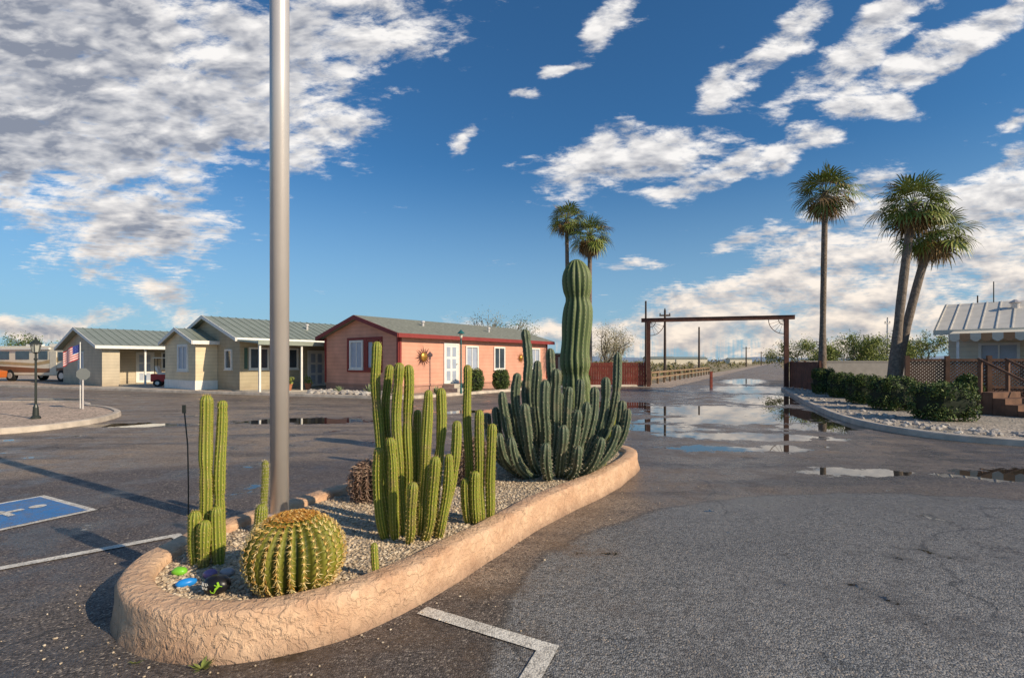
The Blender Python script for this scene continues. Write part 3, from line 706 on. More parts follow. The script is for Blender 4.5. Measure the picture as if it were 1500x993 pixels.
def sun_orn(x,z,r,m1,m2,label):
    X=-5.3+.605*x+.796*.08; Y=24+.796*x-.605*.08
    o=thing('sun_ornament',label,'wall ornament',(X,Y,z),RZ)
    mb=MB(); mb.lathe([(r*.42,0),(r*.42,.02),(r*.3,.06),(.01,.08)],20)
    mb.v=[(a,-c_,b) for a,b,c_ in mb.v]; mb.obj('sun_disc',m1,o,smooth=True)
    mb=MB()
    for i in range(16):
        a=i*math.pi/8; rr=r*(1 if i%2==0 else .8); b=a+.17; c_=a-.17
        vs=[(r*.38*math.cos(c_),r*.38*math.sin(c_)),(r*.38*math.cos(b),r*.38*math.sin(b)),(rr*math.cos(a+.12),rr*math.sin(a+.12))]
        mb.add([(p[0],-.012,p[1]) for p in vs]+[(p[0],.0,p[1]) for p in vs],[(0,2,1),(3,4,5),(0,1,4,3),(1,2,5,4),(2,0,3,5)])
    mb.obj('ray_ring',m2,o)
sun_orn(1.5,1.85,.54,M_gold,M_cop,'large copper sun ornament on the pink wall'); sun_orn(9.6,1.85,.38,M_gold,M_gold,'golden sun ornament on the pink wall')
H2=thing('beige_house','beige manufactured home with cream gable and grey metal roof','house',(-14.2,26.7,.08),RZ)
L,W,E2,P2=12,7.4,2.75,4.0
mb=MB(); gable_wall(mb,0,L,0,W,E2,P2,0,-.05); mb.obj('wall',M_beige,H2)
mb=MB(); slope_roof(mb,0,L,0,W,E2,P2,.35,.08,0,.45); mb.obj('roof',M_roofm,H2)
mb=MB(); fascia(mb,0,L,0,W,E2,P2,.35); mb.obj('fascia',M_white,H2)
mb=MB(); gable_wall(mb,-1.1,0.02,2.6,4.2,2.6,3.3,0,.5); mb.obj('front_bay',M_beige2,H2)
mb=MB(); mb.box(-1.13,.0,2.57,6.83,-.05,.5); mb.obj('skirting',M_white,H2)
mb=MB(); slope_roof(mb,-1.1,0,2.6,4.2,2.6,3.3,.25,.08,0,.45); mb.obj('bay_roof',M_roofm,H2)
mb=MB(); fascia(mb,-1.1,-.2,2.6,4.2,2.6,3.3,.25); mb.obj('bay_fascia',M_white,H2)
window(H2,'x',4.2,1.15,1.1,1.2,M_white,M_blind,-1.1,1,.14); window(H2,'x',1.2,1.2,.6,.9,M_white,M_glass,0,0)
window(H2,'y',1.0,1.2,.9,1.0,M_white,M_glass); window(H2,'y',2.7,1.2,.9,1.0,M_white,M_glass)
M_sh=mat('green_shutter',(.06,.12,.09),.6)
for a,b in ((.23,.4),(1.6,1.77)): mb=MB(); mb.box(a,b,-.03,0,1.15,2.25); mb.obj('shutter',M_sh,H2)
door(H2,4.4,.95,2.0,M_white); gutter_vent(H2,5,2,3.45); gutter_vent(H2,8,1.6,3.35)
mb=MB(); mb.prism([(-2.5,2.42),(-.02,2.62),(-.02,2.7),(-2.5,2.5)],'x',-.3,10); mb.box(-.3,10,-2.56,-2.502,2.36,2.56)
mb.obj('porch_roof',M_roofm,H2)
for i in range(5):
    mb=MB(); x=-.2+2.2*i; mb.box(x,x+.09,-2.45,-2.36,0,2.44); mb.obj('porch_post',M_white,H2)
mb=MB(); mb.box(-.4,10,-2.8,0,-.04,.04); mb.obj('patio_slab',M_conc,H2)
H1=thing('beige_house','tan manufactured home with grey-green metal roof and open porch','house',(-25.3,31.6,.08),RZ)
L,W,E1,P1=12,9,2.5,3.7
mb=MB(); gable_wall(mb,0,.9,0,W,E1,P1,0,-.05); gable_wall(mb,.9,L,2.4,W-2.4,E1+.2,P1-.3,0,-.05); mb.obj('wall',M_tan,H1)
mb=MB(); slope_roof(mb,0,L,0,W,E1,P1,.4,.08,0,.45); mb.obj('roof',M_roofm,H1)
mb=MB(); fascia(mb,0,L,0,W,E1,P1,.4); mb.obj('fascia',M_white,H1)
for i in range(4):
    mb=MB(); x=2.2+2.6*i; mb.box(x,x+.1,-.1,0,0,2.46); mb.obj('porch_post',M_white,H1)
mb=MB(); mb.box(.9,L,-1,2.4,-.04,.04); mb.obj('patio_slab',M_conc,H1)
window(H1,'y',4.6,1.1,1.1,1.0,M_white,M_glass,2.4); door(H1,3.0,.9,2.0,M_white,2.4); window(H1,'x',4.4,1.1,1.0,1.0,M_white,M_blind,0)
SH=thing('shed','low brick-red shed with flat grey roof beside the pink house','shed',(2.6,35.2,.08),rad(20))
mb=MB(); mb.box(0,2.2,0,2.5,-.05,2.0); mb.obj('wall',siding('brick_shed',(.22,.08,.06)),SH); mb=MB(); mb.box(-.15,2.35,-.15,2.65,2.0,2.12); mb.obj('roof',M_roofs,SH)
mb=MB(); mb.box(.6,1.5,-.04,0,0,1.85); mb.obj('door',M_tan,SH)
HR=thing('cream_house','cream manufactured home with white roof and scalloped awning','house',(17.9,21.0,.1),rad(-46))
mb=MB(); gable_wall(mb,0,16,0,6.5,2.8,4.0,0,-.05); mb.obj('wall',siding('offwhite_siding',(.72,.64,.5)),HR)
mb=MB(); slope_roof(mb,0,16,0,6.5,2.8,4.0,.4,.1,0,.45); mb.obj('roof',mat('white_roof',(.62,.58,.52),.6,.1),HR)
mb=MB(); fascia(mb,0,16,0,6.5,2.8,4.0,.4); mb.obj('fascia',M_cream,HR)
window(HR,'y',1.5,1.2,1.0,.95,M_white,M_blind); window(HR,'y',3.9,1.2,1.0,.95,M_white,M_glass); window(HR,'y',6.6,1.2,1.0,.95,M_white,M_glass)
M_aw1=mat('awning_tan',(.48,.25,.12),.7)
mb=MB(); mb.prism([(-1.8,2.52),(-.02,2.72),(-.02,2.77),(-1.8,2.57)],'x',.2,14,0)
for i in range(46):
    x=.2+i*.3; n=6; vs=[(x,-1.82,2.57)]+[(x+.3*k/n,-1.82,2.36-.1*math.sin(math.pi*k/n)) for k in range(n+1)]+[(x+.3,-1.82,2.57)]
    mb.add(vs,[tuple(range(len(vs)))],i%2)
mb.obj('awning',[M_cream,M_aw1],HR)
for i in range(4):
    mb=MB(); x=.4+3.2*i; mb.box(x,x+.08,-1.75,-1.67,0,2.52); mb.obj('awning_post',M_white,HR)
mb=MB(); mb.tube([(1.2,3.2,4.0),(1.2,3.2,5.0)],.02,6); mb.obj('antenna',M_dark,HR)
for i in range(2):
    mb=MB(); mb.lathe([(.12,0),(.14,.25),(.22,.3),(.05,.42)],12,0,(1.9+i*1.2,2.2,3.65)); mb.obj('roof_vent',M_steel,HR)
# ------------------------------------------------------------ gate
gL=Vector((8.8,33,0)); gR=Vector((16.5,30.8,0)); gd=(gR-gL); gl=gd.length; ga=math.atan2(gd.y,gd.x)
G=thing('entrance_gate','rusty steel overhead entrance gate spanning the road','gate',gL,ga)
for x in (0,gl): mb=MB(); mb.box(x-.12,x+.12,-.12,.12,0,4.15); mb.obj('post',M_rust,G)
mb=MB(); mb.box(-.45,gl+.45,-.1,.1,4.15,4.37); mb.box(-.45,gl+.45,-.14,.14,4.37,4.40); mb.obj('crossbeam',M_rust,G)
for s,x0 in ((1,.12),(-1,gl-.12)):
    mb=MB()
    for r in (.85,.3):
        mb.tube([(x0+s*r*math.cos(t),0,4.14-r*math.sin(t)) for t in [math.pi/2*k/12 for k in range(13)]],.02,6)
    for k in range(1,5):
        t=math.pi/2*k/5; mb.tube([(x0,0,4.14),(x0+s*.85*math.cos(t),0,4.14-.85*math.sin(t))],.010,5)
    mb.obj('wheel_bracket',M_rust,G)
def board_fence(name,label,p0,p1,h,m,z0=.08,bw=.14,gap=.012,posts=2.4,cat='fence'):
    p0=Vector(p0);p1=Vector(p1); d=p1-p0; l=d.length
    F=thing(name,label,cat,(p0.x,p0.y,0),math.atan2(d.y,d.x)); mb=MB(); x=0
    while x<l-.02:
        hh=h+R.uniform(-.01,.01); mb.box(x,min(x+bw,l),-.012,.012,z0,hh); x+=bw+gap
    mb.obj('boards',m,F); mb=MB(); mb.box(0,l,.013,.06,z0+.25,z0+.35); mb.box(0,l,.013,.06,h-.3,h-.2); mb.obj('rails',m,F)
    n=max(1,round(l/posts))
    for i in range(n+1):
        mb=MB(); xx=l*i/n; mb.box(xx-.05,xx+.05,.061,.16,0,h+.06); mb.obj('post',m,F)
    return F
board_fence('board_fence','red-brown painted board fence beside the entrance gate',(4.4,34.2,0),(8.6,33.1,0),1.55,M_redfence)
board_fence('gate_leaf','open rust-coloured solid steel gate leaf by the kerb',(16.6,30.6,0),(16.0,26.8,0),1.6,M_rust,.1,.3,.01,1.9,'gate')
BW=thing('block_wall','grey concrete block boundary wall behind the bushes','wall',(17.3,30.9,0),rad(-2)); mb=MB()
mb.box(0,9,0,.2,0,1.58); mb.box(-.02,9.02,-.03,.23,1.58,1.66)
mb.obj('wall',M_block,BW)
s0=Vector((9.6,35.5,0))
rf=thing('rail_fence','weathered wooden two-rail fence beside the road','fence',s0,math.atan2(dv.y,dv.x))
for i in range(15):
    mb=MB(); mb.box(i*2.4-.07,i*2.4+.07,-.07,.07,-.02,.95); mb.obj('post',M_wood,rf)
for z in (.42,.8): mb=MB(); mb.box(0,2.4*14,-.095,-.07,z,z+.12); mb.obj('rail',M_wood,rf)
o=MB(); o.box(-.07,.07,-.07,.07,0,.95); o.box(-.09,.09,-.09,.09,.95,.99); oo=o.obj('bollard',M_redfence); oo.location=(12.6,32.4,0); tag(oo,'dark red square post in the gateway','bollard')
dp0=Vector((13.35,17.3,0)); dp1=Vector((18.5,15.4,0)); d=dp1-dp0; l=d.length
DF=thing('deck_railing','brown wooden deck railing with lattice panels','deck railing',dp0,math.atan2(d.y,d.x))
for z in (.12,.75,1.62): mb=MB(); mb.box(0,l,-.04,.04,z,z+.08); mb.obj('rail',M_brown,DF)
n=5
for i in range(n+1): mb=MB(); x=l*i/n; mb.box(x-.06,x+.06,-.06,.06,0,1.8); mb.obj('post',M_brown,DF)
mb=MB()
def lattice(mb,x0,x1,z0,z1,st,yy):
    h=z1-z0; x=x0-h
    while x<x1:
        for sg in (1,-1):
            ta=max(0,(x0-x)/h); tb=min(1,(x1-x)/h)
            if tb>ta:
                A_=Vector((x+h*ta,yy+sg*.012,z0+h*ta if sg>0 else z1-h*ta)); B_=Vector((x+h*tb,yy+sg*.012,z0+h*tb if sg>0 else z1-h*tb))
                dd=(B_-A_).normalized(); q=Vector((-dd.z,0,dd.x))*.021
                mb.add([A_+q,A_-q,B_-q,B_+q],[(0,1,2,3)])
        x+=st
lattice(mb,0,l,.2,.75,.11,0); lattice(mb,0,l,.83,1.62,.11,0); mb.obj('lattice',mat('lattice_brown',(.13,.07,.045),.8,.35),DF)
mb=MB(); mb.box(.1,l,.3,2.6,.0,.62); mb.obj('deck',M_brown,DF)
T=thing('deck_steps','dark wooden deck steps with handrail','steps',(13.9,13.7,.09),rad(20))
for i in range(4): mb=MB(); mb.box(0,1.3,i*.28,i*.28+.3,.002*i,.16*(i+1)); mb.obj('step',M_brown,T)
for xx in (0,1.3):
    mb=MB(); mb.tube([(xx,0,.9),(xx,1.2,1.6)],.035,6); mb.box(xx-.04,xx+.04,-.04,.04,0,.9); mb.box(xx-.04,xx+.04,1.1,1.18,0,1.55); mb.obj('handrail',M_brown,T)
# ------------------------------------------------------------ vegetation
def leafquads(mb,c,s,n,mi,spread,up=0):
    for _ in range(n):
        q=Vector((R.gauss(0,1),R.gauss(0,1),R.gauss(0,1)))*spread; p=c+q
        a=Vector((R.gauss(0,1),R.gauss(0,1),R.gauss(0,1))).normalized(); b=a.cross(Vector((R.gauss(0,1),R.gauss(0,1),R.gauss(0,1)))).normalized()
        l=s*R.uniform(.6,1.3); mb.add([p-a*l,p+b*l*.45,p+a*l,p-b*l*.45],[(0,1,2,3)],mi)
def hedge(label,loc_,w_,dp,h,nl=3500,ls=.045,squ=.55,group='trimmed bushes along the bed'):
    mb=MB(); n=18;v=[];f=[];m_=12
    def se(c_,e): return math.copysign(abs(c_)**e,c_)
    def surf(th,ph,k=1):
        q=Vector((se(math.cos(th),squ)*se(math.cos(ph),squ)*w_/2*k,se(math.sin(th),squ)*se(math.cos(ph),squ)*dp/2*k,h/2+se(math.sin(ph),squ)*h/2*k))
        nz=1+.13*mnoise.noise(q*3+Vector(loc_)); return Vector((q.x*nz,q.y*nz,max(0,q.z*(1+.07*mnoise.noise(q*4)))))
    for i in range(m_+1):
        ph=-math.pi/2+math.pi*i/m_
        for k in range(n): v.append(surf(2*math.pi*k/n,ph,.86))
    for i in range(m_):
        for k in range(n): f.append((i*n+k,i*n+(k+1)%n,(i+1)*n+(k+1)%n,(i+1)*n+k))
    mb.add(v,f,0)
    for _ in range(nl):
        th=R.uniform(0,2*math.pi); ph=math.asin(R.uniform(-.95,1)); p=surf(th,ph,R.uniform(.86,1.07))
        leafquads(mb,p,ls,1,1,.01)
    o=mb.obj('bush',[M_hedgei,M_hedge]); o.location=loc_; tag(o,label,'bush',group); return o
hl='trimmed dark green rounded box bush in the gravel bed'
for px,pyb,w_,h in ((1206,577,.85,1.2),(1232,582,.85,1.05),(1263,591,.9,1.05),(1306,600,1.1,1.05),(1380,615,1.2,.98)):
    p=gpt(px,pyb,.09); hedge(hl,(p.x,p.y,.08),w_,w_,h,3800,.036)
hedge('loose green shrub against the deck lattice',(14.5,16.3,.08),.8,.7,1.1,1800,.05,.9)
for (x,y,w_,h) in ((-1.9,26.3,.9,1.15),(-.6,27.7,.9,1.1)):
    hedge('round green shrub beside the pink house',(x,y,.08),w_,w_,h,2500,.045,.8,'shrubs beside the pink house')
for (x,y,w_,h) in ((3.2,32.9,.8,.9),(4.6,33.4,1.0,.8)):
    hedge('low green shrub along the red fence',(x,y,.08),w_,w_*.7,h,1500,.05,.9,'shrubs along the fence')
M_agave=island_mat('agave_leaf',[(.14,.19,.09),(.26,.3,.15),(.18,.23,.12)],.6)
def agave(loc_,s):
    mb=MB()
    for k in range(26):
        a=k*2.399; el=rad(80-60*(k/26)); d=Vector((math.cos(a)*math.cos(el),math.sin(a)*math.cos(el),math.sin(el))); sd=Vector((-math.sin(a),math.cos(a),0)); l=s*R.uniform(.8,1.1)
        m_=d*l*.45; mb.add([sd*.02,m_+sd*.05*s/.5,d*l,m_-sd*.05*s/.5,-sd*.02],[(0,1,2,3,4)])
    o=mb.obj('agave_plant',M_agave); o.location=loc_; tag(o,'spiky grey-green agave on gravel by the pink house','agave','agaves by the pink house')
for x,y,s in ((-6.6,23.8,.5),(-5.2,22.9,.42),(-8.3,24.6,.45),(-3.6,24.3,.4),(.6,30.4,.5)): agave((x,y,.09),s)
M_terra=mat('terracotta',(.4,.16,.08),.8)
def pot(loc_):
    th=thing('potted_plant','terracotta pot with a green plant on the patio','potted plant',loc_,0,'potted plants')
    mb=MB(); mb.lathe([(.12,0),(.18,.3),(.2,.3),(.2,.34),(.16,.34)],14); mb.obj('pot',M_terra,th)
    mb=MB(); leafquads(mb,Vector((0,0,.5)),.08,90,0,.11); mb.obj('foliage',M_pv,th)
for p in ((-11.6,26.6,.12),(-10.9,27.4,.12),(-19.9,34.6,.12)): pot(p)
def palm(name,label,base,top,crown_r,seed=1,n=40,tr=.17,dead=14):
    rr=random.Random(seed); base=Vector(base); top=Vector(top)-base
    T=thing(name,label,'palm tree',base,0,'fan palms'); mb=MB(); pts=[];rs=[]
    K=16
    for i in range(K+1):
        t=i/K; pts.append(Vector((top.x*t**1.3,top.y*t**1.3,top.z*t))); rs.append(tr*(1.35-.45*min(1,t*3)-.1*t)*(1+.04*rr.uniform(-1,1)))
    mb.tube(pts,rs,12); mb.obj('trunk',M_trunk,T,smooth=True)
    mb=MB()
    def frond(az_,el,Lp,Rf,mi,droop):
        d=Vector((math.cos(az_)*math.cos(el),math.sin(az_)*math.cos(el),math.sin(el)))
        side=Vector((-math.sin(az_),math.cos(az_),0)); upv=side.cross(d)*-1
        if upv.z<0: upv=-upv
        p0=top+Vector((0,0,-.1)); pm=p0+d*Lp*.55+Vector((0,0,.03)); p1=p0+d*Lp+Vector((0,0,-.16*Lp))
        mb.tube([p0,pm,p1],[.02,.015,.01],4,mi)
        d2=(d+Vector((0,0,-.3-droop*.35))).normalized()
        tw=rr.uniform(-.5,.5); sd=(side*math.cos(tw)+upv*math.sin(tw)).normalized(); up2=d2.cross(sd)
        if up2.z<0: up2=-up2
        nl=15
        for k in range(nl):
            a=rad(-112+224*(k+.5)/nl)+rr.uniform(-.05,.05); dd=(d2*math.cos(a)+sd*math.sin(a)).normalized(); l=Rf*(.72+.28*math.cos(a*.8))*rr.uniform(.85,1.15)
            q=dd.cross(up2).normalized()*(.034*Rf/.8)
            m1=p1+dd*l*.55; m2=p1+dd*l*.8+Vector((0,0,-.06*l)); tip=p1+dd*l+Vector((0,0,-(.14+.28*droop)*l))
            mb.add([p1,m1+q,m1-q,m2+q*.6,m2-q*.6,tip],[(0,1,2),(1,3,4,2),(3,5,4)],mi)
    for i in range(n):
        t=(i+.5)/n; el=rad(84-112*t**.85)+rr.uniform(-.22,.22); az_=i*2.399+rr.uniform(-.4,.4)
        frond(az_,el,crown_r*.52*rr.uniform(.7,1.25),crown_r*.52*rr.uniform(.8,1.1),0 if rr.random()<.94 else 1,.1+.7*t)
    for i in range(dead):
        frond(i*2.399+.5,rad(-52)+rr.uniform(-.3,.2),crown_r*.32,crown_r*.42,1,1)
    mb.obj('crown',[M_palm,M_palmdead],T)
    return T
palm('fan_palm','single tall slender fan palm beside the road',(16.35,27,.05),survey(1209,280,27),1.85,seed=3,n=42,tr=.17)
palm('fan_palm','leaning fan palm in a pair beside the block wall',(16.35,22,.05),survey(1338,298,22.2),1.7,seed=5,n=48,tr=.2)
palm('fan_palm','shorter leaning fan palm in a pair beside the block wall',(16.85,22.6,.05),survey(1366,340,22.4),1.6,seed=8,n=48,tr=.2,dead=26)
palm('fan_palm','tall fan palm rising behind the red fence',(3.9,35.5,.05),survey(830,320,35),1.5,seed=9,tr=.16)
palm('fan_palm','tall fan palm with brown dead fronds behind the fence',(5.3,35,.05),survey(864,343,34.5),1.75,seed=12,tr=.18,dead=40)
def tree(label,base,h,spread,mleaf,nleaf,ls,seed,levels=4,cat='tree',name='desert_tree'):
    rr=random.Random(seed); T=thing(name,label,cat,base); mb=MB(); tips=[]
    def br(p,d,l,r,lv):
        pts=[p];q=p.copy();dd=d.copy()
        for i in range(3):
            dd=(dd+Vector((rr.gauss(0,.18),rr.gauss(0,.18),rr.gauss(0,.1)+.05))).normalized(); q=q+dd*l/3; pts.append(q.copy())
        mb.tube(pts,[r,r*.85,r*.7,r*.5],5)
        if lv==0: tips.append((q,l)); return
        if lv<=2: tips.append((pts[2],l*.7))
        for k in range(rr.choice((2,3,3))):
            nd=(dd+Vector((rr.gauss(0,.55)*spread,rr.gauss(0,.55)*spread,rr.gauss(.1,.3)))).normalized(); br(q,nd,l*rr.uniform(.62,.85),r*.55,lv-1)
    for k in range(3): br(Vector((0,0,0)),Vector((rr.gauss(0,.35)*spread,rr.gauss(0,.35)*spread,1)).normalized(),h*.3,h*.022,levels-1)
    mb.obj('trunk',M_bark,T); mb=MB(); per=max(1,int(nleaf/max(1,len(tips))))
    st=R.getstate(); R.seed(seed)
    for p,l in tips: leafquads(mb,p,ls,per,0,l*.4)
    R.setstate(st)
    mb.obj('crown',mleaf,T); return T
tree('pale leafless desert tree behind the red fence',(7.4,39,0),5.0,1.25,M_pale,4200,.045,21)
tree('pale wispy desert tree behind the fence',(9.2,52,0),4.6,1.1,M_pale,2600,.06,22)
tree('green palo verde tree behind the block wall',(21.5,33,0),4.3,1.35,M_pv,7000,.06,23)
tree('green palo verde tree behind the block wall',(25.0,35.5,0),4.6,1.4,M_pv,7000,.06,24)
tree('green palo verde tree behind the block wall',(24.8,42,0),4.8,1.4,M_pv,6000,.07,25)
tree('green palo verde tree behind the block wall',(30.5,38,0),4.6,1.4,M_pv,5000,.07,31)
tree('dark bare-topped tree rising behind the pink house',(-1.5,42,0),6.9,1.1,M_pale,2400,.05,26)
tree('dark tree rising behind the pink house',(0.2,46,0),6.6,1.1,M_hedge,2000,.07,27)
tree('small tree behind the distant houses',(-45,60,0),6.2,1.2,M_hedge,2500,.1,28)
tree('small tree behind the distant houses',(-54,58,0),5.6,1.2,M_hedge,2500,.1,29)
mb=MB()
for _ in range(2600):
    y=36+ (R.random()**2.2)*700; x=(R.uniform(-.25,.9))*y*1.0
    if y<62 and x<9: continue
    xr=9.9+.52*(y-32)
    if xr-3.5<x<xr+9.5: continue
    if y<45 and x>16: continue
    s=R.uniform(.4,1.2)*(1+y/350)
    leafquads(mb,Vector((x,y,s*.35)),s*.22,16,0,s*.33)
o=mb.obj('desert_scrub',M_scrub); o['kind']='stuff'
mb=MB()
for _ in range(900):
    x=R.uniform(-700,1100); y=R.uniform(420,640); s=R.uniform(2,5)
    leafquads(mb,Vector((x,y,s*.4)),s*.3,12,0,s*.42)
o=mb.obj('far_woodland',M_scrub); o['kind']='stuff'
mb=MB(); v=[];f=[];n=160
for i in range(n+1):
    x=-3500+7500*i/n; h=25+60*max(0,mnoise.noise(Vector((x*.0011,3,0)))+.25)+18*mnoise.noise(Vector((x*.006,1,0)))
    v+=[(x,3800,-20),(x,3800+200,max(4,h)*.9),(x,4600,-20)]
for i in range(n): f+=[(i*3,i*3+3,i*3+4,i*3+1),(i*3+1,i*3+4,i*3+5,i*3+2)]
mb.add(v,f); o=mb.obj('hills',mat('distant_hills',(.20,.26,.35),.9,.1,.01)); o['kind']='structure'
mb=MB(); 
def g2(): 
    a=R.random(); return (-9.6+3.4*a+R.uniform(-.5,.5),25.2-1.6*a+R.uniform(-.5,.5),.12)
stones(mb,260,g2,.08,.2)
o=mb.obj('landscape_rocks',M_rock); o['kind']='stuff'
mb=MB(); 
def g3():
    a=R.random(); i=int(a*(len(ir)-12)); p=ir[i]; return (p.x+R.uniform(.3,1.6),p.y+R.uniform(0,1),.1)
stones(mb,240,g3,.03,.09); o=mb.obj('bed_rocks',M_rock); o['kind']='stuff'
# ------------------------------------------------------------ poles
def upole(label,px,ytop,d,r,arm=0,m=M_pole):
    p=survey(px,ytop,d); T=thing('utility_pole',label,'utility pole',(p.x,d,0)); mb=MB(); mb.tube([(0,0,0),(0,0,p.z)],[r,r*.7],8); mb.obj('shaft',m,T)
    if arm:
        mb=MB(); mb.box(-arm,arm,-.06,.06,p.z-.6,p.z-.45); mb.obj('crossarm',m,T)
        for x in (-arm*.9,arm*.9,0): mb=MB(); mb.lathe([(.05,0),(.06,.1),(.03,.16)],6,0,(x,0,p.z-.45 if x else p.z)); mb.obj('insulator',M_dark,T)
upole('tall dark wooden utility pole beside the gate',946,441,36,.09)
upole('tall wooden utility pole beyond the gate',974,454,48,.14,.5)
upole('leaning wooden utility pole beyond the fence',1024,479,90,.2)
upole('far wooden utility pole along the road',1093,508,170,.25,1.2)
upole('far wooden utility pole along the road',1115,515,240,.25,1.2)
upole('light steel pole with a box on top behind the wall',1300,467,60,.12,.3,M_steel)
upole('thin pole behind the cream house',1432,433,32,.05)
for i,(px,d,wd,h) in enumerate(((965,260,14,3.2),(1010,300,18,3.4),(1082,380,16,3.5))):
    p=survey(px,530,d); T=thing('distant_building','distant low white building on the desert flat','building',(p.x,d,0),0,'distant buildings'); mb=MB(); gable_wall(mb,-wd/2,wd/2,-4,8,h,h+1); mb.obj('wall',M_cream,T)
    mb=MB(); slope_roof(mb,-wd/2,wd/2,-4,8,h,h+1,.4); mb.obj('roof',M_roofm,T)
# ------------------------------------------------------------ garden lamp, sign, flag
LP=thing('street_lamp','short dark green ornate garden lamp on the gravel island','street lamp',(-12.65,13.6,.09)) 
mb=MB(); mb.lathe([(.11,0),(.11,.05),(.07,.09),(.06,.3),(.035,.38)],14); mb.obj('base',M_dark,LP)
mb=MB(); mb.lathe([(.028,.38),(.026,1.55),(.05,1.58),(.025,1.62),(.025,1.72),(.07,1.76)],12); mb.obj('post',M_dark,LP)
mb=MB(); mb.lathe([(.07,1.77),(.11,1.96)],6); mb.obj('lantern',mat('lamp_glass',(.4,.4,.35),.2,.1),LP)
mb=MB()
mb.lathe([(.15,1.97),(.13,2.0),(.05,2.08),(.02,2.10),(.025,2.14),(.005,2.18)],12); mb.obj('lamp_cap',M_dark,LP)
for k in range(6):
    a=k*math.pi/3; mb=MB(); mb.tube([(.075*math.cos(a),.075*math.sin(a),1.76),(.115*math.cos(a),.115*math.sin(a),1.97)],.009,4); mb.obj('lantern_bar',M_dark,LP)
L2=thing('street_lamp','teal-capped garden lamp beside the pink house','street lamp',(-2.45,24.6,.09))
M_teal=mat('teal_metal',(.02,.12,.12),.5)
mb=MB(); mb.lathe([(.06,0),(.04,.3),(.035,2.65)],10); mb.obj('post',M_teal,L2); mb=MB(); mb.lathe([(.06,2.66),(.09,2.85)],8); mb.obj('lantern',M_cream,L2); mb=MB(); mb.lathe([(.2,2.86),(.06,3.0),(.01,3.06)],10); mb.obj('lamp_cap',M_teal,L2)
SG=thing('stop_sign','grey back of an octagonal road sign on a post','road sign',(-13.75,16.4,.09),rad(62))
mb=MB(); mb.box(-.02,.02,-.02,.02,0,1.3); mb.obj('post',M_steel,SG)
mb=MB(); mb.prism([(.2*math.cos(rad(22.5+45*k)),1.12+.2*math.sin(rad(22.5+45*k))) for k in range(8)],'y',-.032,-.021); mb.obj('sign_face',mat('aluminium_back',(.13,.14,.14),.6,.08),SG)
FL=thing('flag','small american flag on a white staff on the gravel island','flag',(-14.0,16.6,.09),rad(-5))
mb=MB(); mb.tube([(0,0,0),(.0,0,2.15)],.013,8); mb.obj('staff',M_white,FL)
M_fr=mat('flag_red',(.55,.03,.04),.7); M_fb=mat('flag_blue',(.02,.04,.22),.7)
mb=MB(); fh,n=.48,10
def fpnt(a,b,o=0): return Vector((-a*.62,.04*math.sin(a*9)-.002-o,2.12-b*fh-a*.30))
for s in range(13):
    for i in range(n):
        a0,a1=i/n,(i+1)/n; b0,b1=s/13,(s+1)/13; cant=(a1<=.41 and s<7)
        mb.add([fpnt(a0,b0),fpnt(a1,b0),fpnt(a1,b1),fpnt(a0,b1)],[(0,1,2,3)],2 if cant else (0 if s%2==0 else 1))
for r_ in range(5):
    for c_ in range(6):
        for o_ in (.004,-.006):
            p=fpnt(.03+c_*.065,.05+r_*.105,o_); q=.007; mb.add([p+Vector((0,0,q)),p+Vector((q,0,0)),p-Vector((0,0,q)),p-Vector((q,0,0))],[(0,1,2,3)],1)
mb.obj('cloth',[M_fr,M_white,M_fb],FL)
# ------------------------------------------------------------ motorhome
RV=thing('motorhome','cream class A motorhome with brown swoosh stripes parked on gravel','motorhome',(-36.6,40.6,.09),rad(-14))
M_rv=mat('rv_cream',(.74,.65,.5),.35,.06,spec=.6); M_br=mat('rv_brown',(.22,.1,.05),.4,.1); M_gd=mat('rv_gold',(.45,.32,.16),.4,.1)
mb=MB(); mb.prism([(-4.2,.45),(3.6,.45),(4.2,.55),(4.3,1.2),(4.05,2.4),(3.7,2.72),(-4.0,2.75),(-4.25,2.6)],'y',-1.2,1.2); mb.obj('body',M_rv,RV,bevel=.08)
mb=MB(); mb.prism([(-4.15,.7),(1.5,.7),(3.9,.95),(3.9,1.1),(1.2,1.0),(-4.15,1.2)],'y',-1.215,-1.2); mb.obj('lower_stripe',M_br,RV)
mb=MB(); mb.prism([(-4.15,1.35),(0,1.2),(2.6,1.5),(3.6,2.3),(2.2,1.75),(0,1.4),(-4.15,1.6)],'y',-1.212,-1.2); mb.obj('swoosh_stripe',M_gd,RV)
for x0,x1 in ((-3.6,-2.5),(-1.8,-.4),(.6,1.5)): mb=MB(); mb.box(x0,x1,-1.225,-1.2,1.7,2.3); mb.obj('window',M_glass,RV)
mb=MB(); mb.prism([(2.6,1.6),(3.9,1.6),(3.8,2.25),(2.6,2.25)],'y',-1.23,-1.21); mb.obj('cab_window',M_glass,RV)
mb=MB(); mb.add([(4.31,-1.0,1.4),(4.31,1.0,1.4),(4.14,1.0,2.3),(4.14,-1.0,2.3)],[(0,1,2,3)]); mb.obj('windshield',M_glass,RV)
for y_ in (-.85,.85): mb=MB(); mb.box(4.2,4.34,y_-.18,y_+.18,.8,1.0); mb.obj('headlight',M_white,RV)
mb=MB(); mb.box(-3.4,1.8,-1.34,-1.205,2.45,2.58); mb.obj('awning',M_white,RV)
mb=MB(); mb.box(1.75,2.4,-1.228,-1.2,.55,2.3); mb.obj('door',M_cream,RV)
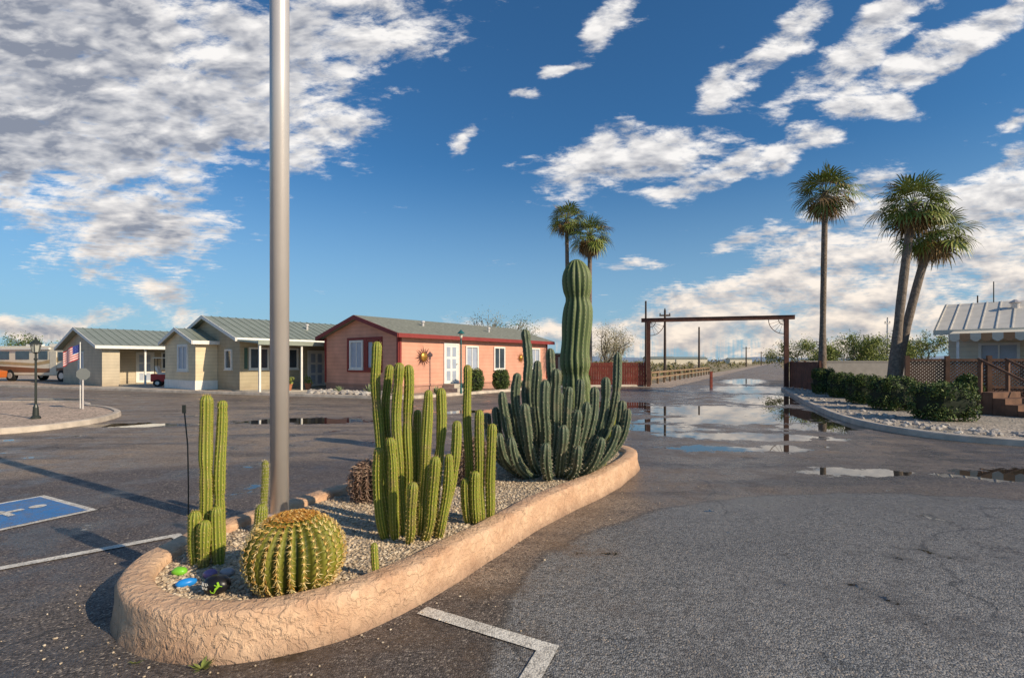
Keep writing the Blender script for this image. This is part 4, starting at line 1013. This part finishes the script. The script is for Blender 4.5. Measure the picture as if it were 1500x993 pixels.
for x_ in (-2.4,2.9):
    for y_ in (-1.22,.95):
        mb=MB(); mb.tube([(x_,y_,.45),(x_,y_+.28,.45)],.45,20); wh=mb.obj('wheel',M_black,RV); mb=MB(); mb.tube([(x_,y_-.02,.45),(x_,y_+.02,.45)],.24,14); mb.obj('rim',M_steel,wh)
for x_ in (-2,0.5): mb=MB(); mb.box(x_,x_+.8,-.4,.4,2.72,2.92); mb.obj('air_conditioner',M_white,RV)
OV=thing('parked_car','orange hatchback car parked beside the motorhome','car',(-41.0,39,.09),rad(-10))
mb=MB(); mb.prism([(-2,.3),(2,.3),(2.1,.8),(1.2,.95),(.6,1.45),(-1.4,1.5),(-2,.95)],'y',-.8,.8); mb.obj('body',mat('orange_paint',(.5,.13,.03),.3,.05),OV,bevel=.06)
mb=MB(); mb.prism([(-1.6,.98),(1.0,.98),(.5,1.38),(-1.3,1.42)],'y',-.81,-.79); mb.obj('window',M_glass,OV)
for x_ in (-1.3,1.3): mb=MB(); mb.tube([(x_,-.82,.32),(x_,-.6,.32)],.32,16); mb.obj('wheel',M_black,OV)
GC=thing('golf_cart','small red golf cart with open cab parked on the patio','golf cart',(-21.1,31.9,.09),rad(25))
M_gr=mat('cart_red',(.45,.03,.03),.3,.05)
mb=MB(); mb.prism([(-1.1,.3),(1.15,.3),(1.2,.6),(.95,.78),(.55,.72),(.45,.4),(-.15,.4),(-.2,.72),(-1.1,.78)],'y',-.5,.5); mb.obj('body',M_gr,GC,bevel=.04)
mb=MB(); mb.box(-.75,-.2,-.48,.48,.74,.86); mb.obj('seat',M_white,GC)
mb=MB(); mb.prism([(-.8,.85),(-.68,.85),(-.8,1.25),(-.9,1.25)],'y',-.48,.48); mb.obj('seat_back',M_white,GC)
mb=MB(); mb.box(-1.0,.75,-.52,.52,1.72,1.78); mb.obj('canopy',M_cream,GC)
for y_ in (-.48,.48):
    for a_ in (((.8,y_,.75),(.6,y_,1.72)),((-.9,y_,.75),(-.9,y_,1.72))): mb=MB(); mb.tube(a_,.018,6); mb.obj('canopy_strut',M_dark,GC)
mb=MB(); mb.tube([(.55,.2,.7),(.3,.2,1.05)],.02,6); mb.tube([(.3+.14*math.cos(t)*.4,.2+.16*math.sin(t),1.05+.14*math.cos(t)*.9) for t in [k*math.pi/6 for k in range(13)]],.012,5); mb.obj('steering_wheel',M_dark,GC)
for x_ in (-.75,.8):
    for y_ in (-.52,.36): mb=MB(); mb.tube([(x_,y_,.22),(x_,y_+.16,.22)],.22,14); wh=mb.obj('wheel',M_black,GC); mb=MB(); mb.tube([(x_,y_-.01,.22),(x_,y_+.01,.22)],.11,10); mb.obj('rim',M_white,wh)
mb=MB(); mb.lathe([(.03,0),(.03,.18),(.1,.2),(.08,.27),(.02,.3)],10); p=gpt(1418,612,.09); o=mb.obj('path_light',M_dark); o.location=(p.x,p.y,.09); tag(o,'small dark solar path light in the gravel bed','path light')
print('done')
